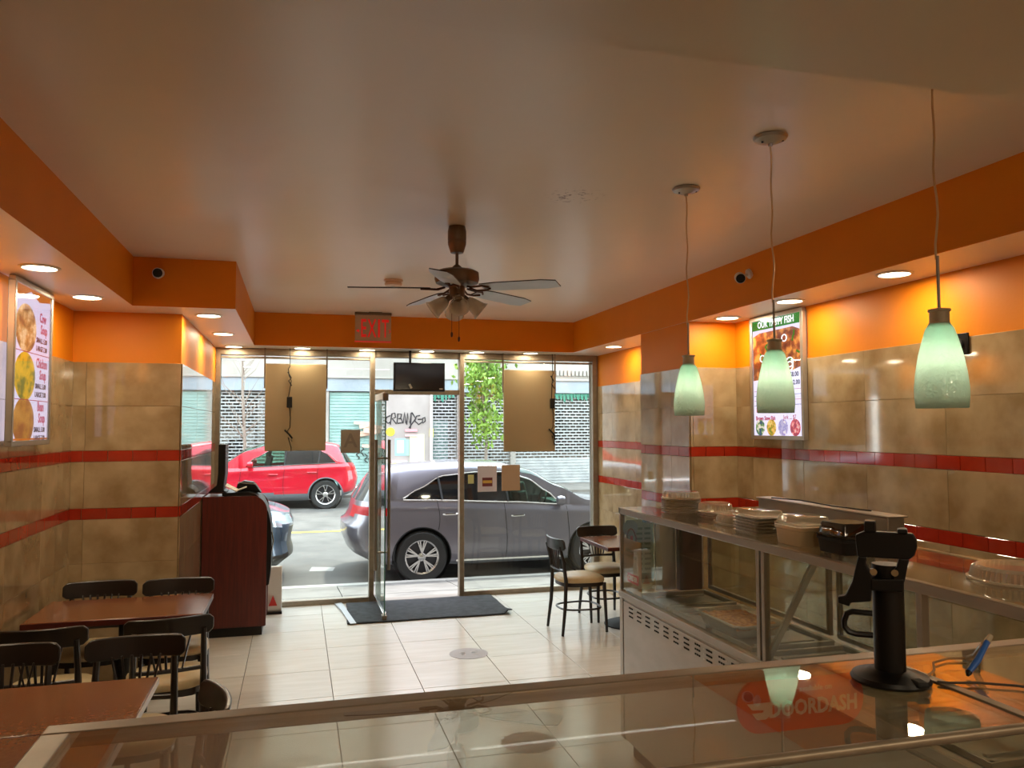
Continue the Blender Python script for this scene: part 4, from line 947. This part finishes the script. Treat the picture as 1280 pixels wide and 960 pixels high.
for x0, x1 in ((3.98, 4.72), (6.60, 10.2)):
    mb = MB(); x = x0
    while x < x1-.1:
        w = random.uniform(.09, .14); d = random.uniform(.14, .30); mb.prism([(x, 2.84), (x+w, 2.84), (x+w*.8, 2.84-d), (x+w*.25, 2.84-d*.8)], FY-.02, FY-.01, 'XZ'); x += w
    o = mb.build('torn_awning_fringe', M['green'], bd, world=True, smooth=False); o['kind'] = 'stuff'
# graffiti tag and pasted notices
tagm = mat('black_spray_paint', '#2e2c2c', .8)
def stroke(pts, r=.014):
    return [(2.56+x*1.12, FY-.025, 1.88+z*.36) for x, z in pts]
mb = MB()
for s_ in ([(.12, .75), (.02, .6), (.0, .3), (.06, .1), (.14, .25)], [(.12, .0), (.16, .9), (.24, .95), (.26, .6), (.17, .5), (.28, .05)], [(.30, .1), (.32, .9), (.42, .85), (.40, .55), (.33, .5), (.42, .45), (.44, .15), (.32, .1)],
           [(.46, .1), (.50, 1.0), (.54, .1)], [(.56, 0), (.58, .95), (.64, .1), (.68, 1.0), (.66, -.35)], [(.70, 1.0), (.80, .5), (.62, -.3)], [(.92, .75), (.82, .7), (.78, .3), (.88, .0), (.98, .2), (.99, .45), (.86, .42)], [(.98, .5), (1.05, .6), (1.06, .3), (.99, .1)]):
    mb.tube(stroke(s_), .019, 4)
mb.build('spray_tag', tagm, bd, world=True)
pk = [0]
def pasted(x0, x1, z0, z1, c):
    pk[0] += 1; MB().box(x0, x1, FY-.024-.004*pk[0], FY-.02, z0, z1).build('pasted_poster', mat('pasted_'+c[1:], c, .8, spec=.2), bd, world=True, smooth=False)
pasted(2.84, 3.16, .95, 1.46, '#8fc3da'); pasted(2.90, 3.10, 1.03, 1.40, '#e4e6e4'); pasted(3.16, 3.26, .95, 1.42, '#93cdbb'); pasted(3.28, 3.72, .6, 1.58, '#d5e0ac'); pasted(3.32, 3.60, .95, 1.42, '#e8eae0')
pasted(2.74, 3.20, .55, .66, '#e0a8b2'); pasted(2.74, 3.20, .72, .80, '#e8b0b4'); pasted(3.14, 3.5, 1.66, 1.74, '#e39a9c'); pasted(3.14, 3.5, 1.52, 1.58, '#e8b8b8'); pasted(3.88, 3.99, 1.5, 1.75, '#e6dc6a')
MB().lathe([(.001, 0), (.13, 0), (.13, .01)], (2.70, FY-.03, 1.66), n=24, axis='Y').build('yellow_round_sign', mat('yellow_sign', '#e8d93a', .6), bd, world=True).scale = (1, 1, 1)
mb = MB()
for i in range(9): mb.cbox((2.1+random.uniform(-.3, .15), FY-.01-.014*i, 1.7+random.uniform(-.5, .5)), (random.uniform(.3, .6), .012, random.uniform(.08, .16)), ry=random.uniform(-.25, .25))
o = mb.build('faded_orange_graffiti', mat('faded_orange_spray', '#dcb9a6', .8), bd, world=True, smooth=False)
mb = MB()
for i in range(7): mb.tube([(1.75+.12*i+.05*math.sin(t*1.7+i), FY-.0, .85+.10*t*.5+.12*math.sin(i*2)) for t in range(6)], .014, 4)
mb.build('low_graffiti', tagm, bd, world=True)

# trees on the far pavement
def tree(lab, x, y, h, leaves, seed, box):
    random.seed(seed)
    t = thing('street_tree', lab, 'tree', (x, y, 0.02))
    mb = MB(); pts = [(.05*math.sin(i), .05*math.cos(i*1.3), h*i/6) for i in range(7)]
    mb.tube(pts, [.055-.006*i for i in range(7)], 8)
    for i in range(26 if leaves else 34):
        z = random.uniform(h*.35, h); a = random.uniform(0, 2*PI); L = random.uniform(.4, 1.1)
        mb.tube([(0, 0, z), (L*.5*math.cos(a), L*.5*math.sin(a), z+L*.45), (L*.8*math.cos(a+.3), L*.8*math.sin(a+.3), z+L)], [.014, .009, .004], 5)
    mb.build('trunk_and_branches', M['bark'], t)
    if leaves:
        mb = MB(); cl = [(random.uniform(-box[0], box[0]), random.uniform(-.5, .5), random.uniform(box[1], box[2]), random.uniform(.25, .5)) for _ in range(14)]
        for i in range(2400):
            c = random.choice(cl); p = Vector((c[0]+random.gauss(0, c[3]*.5), c[1]+random.gauss(0, .3), c[2]+random.gauss(0, c[3]*.6)))
            T = Matrix.Translation(p) @ Euler((random.uniform(0, 6), random.uniform(0, 6), random.uniform(0, 6))).to_matrix().to_4x4(); s_ = random.uniform(.055, .10)
            mb.add([T @ Vector(q) for q in ((-s_, 0, 0), (0, -s_*.5, .006), (s_, 0, 0), (0, s_*.5, .006))], [(0, 1, 2, 3)])
        o = mb.build('foliage', M['leaf'], t, smooth=False); o['kind'] = 'stuff'
tree('leafy street tree on the far pavement, behind the grey car', 5.10, 21.9, 4.2, True, 3, (.42, 1.7, 3.9))
tree('bare sapling on the far pavement seen through the left shop window', -1.35, 21.9, 4.2, False, 5, (.5, 2, 4))

# ------------------------------------------------------------------ cars
def interp(pts, x):
    if x <= pts[0][0]: return pts[0][1]
    for (a, u), (b, v) in zip(pts, pts[1:]):
        if x <= b:
            t = (x-a)/(b-a); t = t*t*(3-2*t)*.5+t*.5; return u+(v-u)*t
    return pts[-1][1]
def car(name, lab, loc, rz, sp, paint):
    t = thing(name, lab, 'car', loc, rz)
    L, W = sp['L'], sp['W']; wr = sp['R']
    st = [0, .003, .012, .03, .06, .10, .15, .2]; x = .26
    while x < L-.24: st.append(round(x, 3)); x += .045
    st += [L-q for q in (.2, .15, .10, .06, .03, .012, .003, 0)]
    def wf(x):
        r = sp.get('rc', .42); f = sp.get('fc', .75); k = 1.0
        if x < r: k = (max(0, 1-((r-x)/r)**2.8))**(1/2.8)
        if x > L-f: k = (max(0, 1-((x-L+f)/f)**2.6))**(1/2.6)
        return k
    def rows(x):
        sill = interp(sp['sill'], x); belt = interp(sp['belt'], x); top = interp(sp['top'], x); wt = interp(sp['wt'], x)
        h = max(top-belt, .02); k = wf(x); low = min(1, 1)
        R_ = []
        prof = [(0, .90), (.06, .955), (.14, .985), (.25, 1.0), (.38, .998), (.5, .990), (.62, .984), (.76, .982), (.88, .988), (.93, .970), (1.0, .94)]
        prof = [q for a_, b_ in zip(prof, prof[1:]) for q in (a_, ((a_[0]+b_[0])/2, (a_[1]+b_[1])/2+.0008))]+[prof[-1]]
        for (f, w) in prof: R_.append((W*w*k, sill+(belt-sill)*f))
        yb = W*.945; tum = .30*h; ye = yb-tum*.85
        zt_ = belt+.84*h
        def onl(z): f = (z-belt)/(.84*h); return (yb+(ye-yb)*f)*k
        wt = min(wt, belt+.80*h); wb = min(belt+.012, wt)
        R_.append((onl(wb), wb)); R_.append((onl(wt), wt)); R_.append((ye*k, zt_))
        R_.append(((ye-.07)*k, belt+.94*h)); R_.append((ye*.72*k, belt+.985*h)); R_.append((ye*.36*k, top)); R_.append((0, top+.004))
        return R_
    nr = 28
    def xoff(x, z):
        a = interp(sp['rp'], z)*max(0, 1-x/1.0)**1.6; b = interp(sp['fp'], z)*max(0, 1-(L-x)/1.1)**1.6
        return a-b
    grid = []
    for x in st: grid.append([(x+xoff(x, z), y, z) for (y, z) in rows(x)])
    ns = len(st); V = []
    wheels = [sp['wx0'], sp['wx1']]
    for i in range(ns):
        for s in (1, -1):
            for j in range(nr):
                x, y, z = grid[i][j]
                for wx in wheels:
                    dx, dz = x-wx, z-wr; d = math.hypot(dx, dz); RA = wr+.055
                    if j <= 19 and abs(d-RA) < .042 and d > 1e-4 and z > .1:
                        x, z = wx+dx*RA/d, wr+dz*RA/d
                V.append((x, s*y, z))
    idx = lambda i, s, j: (i*2+s)*nr+j
    gl_f = []; body = []; lamp_r = []; lamp_f = []; clad = []; wsf = []; grl = []
    for i in range(ns-1):
        xm = (st[i]+st[i+1])/2
        for s in (0, 1):
            for j in range(nr-1):
                f = (idx(i, s, j), idx(i+1, s, j), idx(i+1, s, j+1), idx(i, s, j+1))
                cx = sum(V[a][0] for a in f)/4; cz = sum(V[a][2] for a in f)/4
                if j <= 19 and any(math.hypot(cx-wx, cz-wr) < wr+.052 for wx in wheels): continue
                if j == 21 and sp['win'][0] < xm < sp['win'][1] and V[f[3]][2]-V[f[0]][2] > .012: gl_f.append(f); continue
                if j >= 23 and sp['ws'][0] < xm < sp['ws'][1]: wsf.append(f); continue
                if xm < sp['rg'][0] and j >= 21 and j <= 24 and cz > sp['rg'][1] and cz < sp['rg'][2]: wsf.append(f); continue
                if xm < sp['tl'][0] and sp['tl'][1] < cz < sp['tl'][2] and abs(V[f[0]][1]) > .35*W: lamp_r.append(f); continue
                if xm > L-sp['hl'][0] and sp['hl'][1] < cz < sp['hl'][2] and abs(V[f[0]][1]) > .42*W: lamp_f.append(f); continue
                if xm > L-.5 and sp['gr'][0] < cz < sp['gr'][1] and abs(V[f[0]][1]) <= .62*W: grl.append(f); continue
                if cz < sp['clad']: clad.append(f); continue
                body.append(f)
    def sub(nm, fs, m, solid=0, smooth=True):
        if not fs: return None
        used = sorted({a for f in fs for a in f}); mp = {a: k for k, a in enumerate(used)}
        mb = MB(); mb.add([V[a] for a in used], [tuple(mp[a] for a in f) for f in fs]); return mb.build(nm, m, t, smooth=smooth, angle=50)
    sub('body_shell', body, paint); sub('lower_cladding', clad, sp['cladm']); sub('windscreen', [f for f in wsf if V[f[0]][0] > 1.2], M['carglassf']); sub('rear_glass', [f for f in wsf if V[f[0]][0] <= 1.2], M['carglass'])
    sub('tail_lamp', lamp_r, mat('tail_lamp_red', '#b00c14', .35, spec=.3)); sub('head_lamp', lamp_f, mat('head_lamp', '#c9d4de', .1, .4, coat=.6)); sub('grille', grl, mat('dark_grille', '#17181b', .35, .5))
    # side windows: front pane clearer, rear panes tinted; pillars on top
    spl = sp['split']
    for s in (0, 1):
        for a, b, m in ((0, spl[1], M['carglass']), (spl[1], 99, sp.get('fgl', M['carglassf']))):
            fs = [f for f in gl_f if (f[0]//nr) % 2 == s and a <= V[f[0]][0] < b]
            sub('side_window', fs, m)
    def surf(x, z):   # half width of body at x, z
        r = rows(x)
        for (ya, za), (yb, zb) in zip(r, r[1:]):
            if za <= z <= zb and zb > za: return ya+(yb-ya)*(z-za)/(zb-za)
        return r[0][0]
    for s in (1, -1):
        for xs_, zz in sp['seams']:
            z0_, z1_ = zz; pts = []
            for q in range(9):
                z = z0_+(z1_-z0_)*q/8; pts.append((xs_+.02*math.sin(q*.5), s*(surf(xs_, z)+.0015), z))
            MB().tube(pts, .0045, 5).build('door_seam', M['blackm'], t)
        for xs_ in spl:
            zb, zt = interp(sp['belt'], xs_)+.01, interp(sp['wt'], xs_)
            if zt-zb > .05: MB().bar((xs_+.02, s*(surf(xs_, zb)+.006), zb), (xs_-.03, s*(surf(xs_, zt)+.006), zt), .035, .012).build('window_pillar', M['black'], t)
        # chrome/dark window outline
        up_, lo_ = [], []
        q = sp['win'][0]
        while q <= sp['win'][1]:
            zt = min(interp(sp['wt'], q), interp(sp['belt'], q)+.8*max(.02, interp(sp['top'], q)-interp(sp['belt'], q))); up_.append((q, s*(surf(q, zt)+.004), zt+.006)); zb = interp(sp['belt'], q)+.006; lo_.append((q, s*(surf(q, zb)+.006), zb)); q += .06
        MB().tube(up_, .010, 5).tube(lo_, .010, 5).build('window_trim', sp['trim'], t)
        for hx in sp['handles']:
            z = interp(sp['belt'], hx)-.19; y = s*(surf(hx, z)+.022)
            MB().tube([(hx-.10, y-s*.02, z), (hx-.08, y, z), (hx+.08, y, z+.004), (hx+.10, y-s*.02, z+.004)], .017, 8).build('door_handle', M['chrome'] if sp['chromeh'] else paint, t)
        mx = sp['mirror']; z = interp(sp['belt'], mx)+.07
        mb = MB(); mb.lathe([(.001, -.075), (.06, -.06), (.075, 0), (.06, .05), (.001, .07)], (mx-.01, s*(W+.08), z), n=14, axis='X'); mb.bar((mx, s*(W-.06), z-.07), (mx, s*(W+.08), z-.03), .05, .03); mb.build('door_mirror', paint, t)
        # sill strip
        if sp.get('strip'): MB().bar((sp['wx0']+.5, s*(W*.965), sp['strip']), (sp['wx1']-.5, s*(W*.965), sp['strip']), .02, .025).build('chrome_sill_strip', M['chrome'], t)
    # roof rails, under body, cabin
    MB().box(.75, L-.75, -W*.80, W*.80, .24, interp(sp['belt'], L/2)-.25).build('floor_pan', M['carint'], t)
    for s in (1, -1):
        for sx in sp['seats']:
            MB().cbox((sx, s*.38, .95), (.14, .46, .60), ry=-.2).cbox((sx-.03, s*.38, 1.30), (.10, .26, .16), ry=-.2).cbox((sx+.25, s*.38, .75), (.5, .46, .14)).build('seat', mat('seat_fabric', '#2b2826', .8), t, bevel=.03)
    swx = sp['seats'][0]+.55
    MB().tube([(swx+.05*math.sin(a), -.38*-1+.18*math.cos(a), 1.02+.17*math.sin(a)) for a in [2*PI*i/20 for i in range(20)]], .014, 6, closed=True).build('steering_wheel', M['black'], t)
    MB().box(swx+.08, swx+.5, -W*.7, W*.7, .7, interp(sp['belt'], swx+.3)-.02).build('dashboard', M['carint'], t)
    # wheels
    for wi, wx in enumerate(wheels):
        for s in (1, -1):
            yy = s*(W-.115); T = Matrix.Identity(4)
            mb = MB(); mb.lathe([(wr*.66, -.10), (wr*.92, -.11), (wr, -.07), (wr, .07), (wr*.92, .11), (wr*.66, .10), (wr*.62, .0), (wr*.66, -.10)], (wx, yy, wr), n=48, axis='Y', cap=False)
            tw = mb.build('wheel', M['tire'], t)
            o_ = s*.07
            mb = MB(); mb.lathe([(wr*.60, o_), (wr*.67, o_+s*.015), (wr*.66, o_+s*.03), (wr*.61, o_+s*.02)], (wx, yy, wr), n=40, axis='Y', cap=False)
            n5 = sp['spokes']
            for k in range(n5):
                for dd in sp['sdd']:
                    a = 2*PI*(k/n5)+.3; r0, r1 = .05, wr*.63
                    p0 = (wx+r0*math.cos(a), yy+o_+s*.012, wr+r0*math.sin(a)); p1 = (wx+r1*math.cos(a+dd), yy+o_+s*.018, wr+r1*math.sin(a+dd)); mb.bar(p0, p1, .026, .018)
            mb.lathe([(.001, o_+s*.03), (.035, o_+s*.028), (.06, o_+s*.01)], (wx, yy, wr), n=20, axis='Y', cap=False)
            mb.build('rim', M['rim'], tw)
            MB().lathe([(.001, o_-s*.03), (wr*.62, o_-s*.03)], (wx, yy, wr), n=32, axis='Y', cap=False).build('brake_backing', M['rimd'], tw)
            arch = [(wx+(wr+.052)*math.cos(a), s*(surf(wx+(wr+.052)*math.cos(a), wr+(wr+.052)*math.sin(a))+.0), wr+(wr+.052)*math.sin(a)) for a in [R(-12)+R(204)*i/26 for i in range(27)]]
            MB().tube(arch, sp['lip'], 6).build('wheel_arch_lip', sp['archm'], t)
            MB().lathe([(wr+.048, -.30 if s > 0 else .01), (wr+.048, -.01 if s > 0 else .30)], (wx, s*(W-.06), wr), n=28, axis='Y', cap=False).build('wheel_well', M['blackm'], t)
    return t, surf, rows
suv = dict(L=4.98, W=.98, R=.37, rc=.5, fc=.85, wx0=1.09, wx1=3.72, clad=.30, cladm=M['clad'], trim=M['chrome'], chromeh=True,
    sill=[(0, .42), (.35, .30), (.8, .24), (4.3, .24), (4.7, .26), (4.98, .34)],
    belt=[(0, 1.17), (.5, 1.19), (1.2, 1.17), (2.5, 1.11), (3.2, 1.06), (3.8, 1.04), (4.5, .97), (4.98, .86)],
    top=[(0, 1.60), (.5, 1.64), (1.1, 1.68), (1.8, 1.71), (2.3, 1.70), (2.75, 1.60), (3.2, 1.37), (3.62, 1.13), (4.3, 1.05), (4.75, .96), (4.98, .88)],
    wt=[(0, 1.17), (.80, 1.20), (1.05, 1.33), (1.4, 1.51), (1.9, 1.555), (2.4, 1.55), (2.7, 1.45), (3.0, 1.25), (3.2, 1.07), (3.3, 1.06)],
    win=(.82, 3.18), ws=(2.62, 3.6), rg=(.25, 1.22, 1.56), tl=(.56, .96, 1.09), hl=(.75, .72, .88), gr=(.45, .85), split=[1.37, 2.36], seams=[(1.33, (.75, 1.15)), (2.33, (.3, 1.10)), (3.30, (.3, 1.04))],
    rp=[(.3, .22), (.5, .06), (.66, .0), (.84, .0), (.88, .07), (1.0, .12), (1.16, .16), (1.5, .40), (1.65, .55)], fp=[(.3, .15), (.6, .0), (.8, .03), (.9, .12), (1.1, .3)],
    handles=[1.50, 2.52], mirror=3.17, strip=.30, seats=[2.75, 1.75], spokes=5, sdd=(-.28, -.14, .14, .28), archm=M['blackm'], lip=.008)
gpaint = mat('gunmetal_car_paint', '#77737b', .30, .55, coat=.8)
car('car', 'gunmetal grey sport utility car parked right outside the shop door', (.66, 12.42, -.43), 0, suv, gpaint)
red = dict(suv); red.update(L=4.60, W=.93, R=.345, rc=.45, fc=.8, wx0=.80, wx1=3.50, clad=.40, cladm=M['clad'], trim=M['chrome'], chromeh=False,
    sill=[(0, .38), (.35, .30), (.7, .22), (4.0, .22), (4.3, .26), (4.6, .32)],
    belt=[(0, 1.08), (.6, 1.08), (1.2, 1.06), (2.5, 1.01), (3.2, .99), (4.0, .93), (4.6, .78)],
    top=[(0, 1.52), (.5, 1.56), (1.1, 1.62), (1.7, 1.64), (2.1, 1.61), (2.6, 1.45), (3.1, 1.10), (3.8, 1.03), (4.3, .93), (4.6, .80)],
    wt=[(0, 1.08), (.50, 1.10), (.75, 1.30), (1.1, 1.45), (1.7, 1.47), (2.0, 1.42), (2.4, 1.22), (2.65, 1.02), (2.8, 1.0)],
    win=(.52, 2.62), ws=(2.1, 3.1), rg=(.25, 1.15, 1.48), tl=(.30, .90, 1.0), split=[.95, 1.72], seams=[(.98, (.6, 1.05)), (1.75, (.35, 1.03)), (2.72, (.35, 1.0))],
    handles=[1.12, 2.0], mirror=2.52, strip=None, seats=[2.15, 1.25], spokes=5, sdd=(-.20, .20), lip=.016, archm=M['clad'],
    rp=[(.3, .16), (.5, .04), (.7, .0), (.85, .03), (1.0, .08), (1.15, .18), (1.4, .36), (1.55, .48)], fp=[(.3, .15), (.55, .0), (.75, .03), (.9, .15), (1.1, .3)])
rpaint = mat('bright_red_car_paint', '#c8102a', .28, .15, coat=.9)
car('car', 'bright red crossover car parked on the far side of the street', (1.47, 20.35, -.135), PI, red, rpaint)
dk = dict(suv); dk.update(L=4.75, wx0=1.0, wx1=3.85, win=(.82, 3.1), gr=(.38, .84), hl=(.62, .86, 1.0), trim=M['black'], strip=None, fc=.62, clad=.46, cladm=M['blackm'], sill=[(0, .42), (.35, .30), (.8, .24), (4.2, .24), (4.6, .28), (4.75, .32)], belt=[(0, 1.17), (.5, 1.19), (1.2, 1.17), (2.5, 1.11), (3.2, 1.10), (3.9, 1.10), (4.4, 1.06), (4.75, .98)], top=[(0, 1.60), (.5, 1.64), (1.1, 1.68), (1.8, 1.71), (2.3, 1.70), (2.75, 1.60), (3.2, 1.37), (3.62, 1.19), (4.2, 1.15), (4.6, 1.06), (4.75, 1.0)], fp=[(.3, .14), (.42, .0), (.6, .04), (.85, .0), (1.0, .06), (1.1, .2)])
dpaint = mat('blue_grey_car_paint', '#5b6b7e', .25, .5, coat=.9)
car('car', 'blue grey car whose nose shows beyond the cherry cabinet at the left', (-4.78, 12.40, -.43), 0, dk, dpaint)
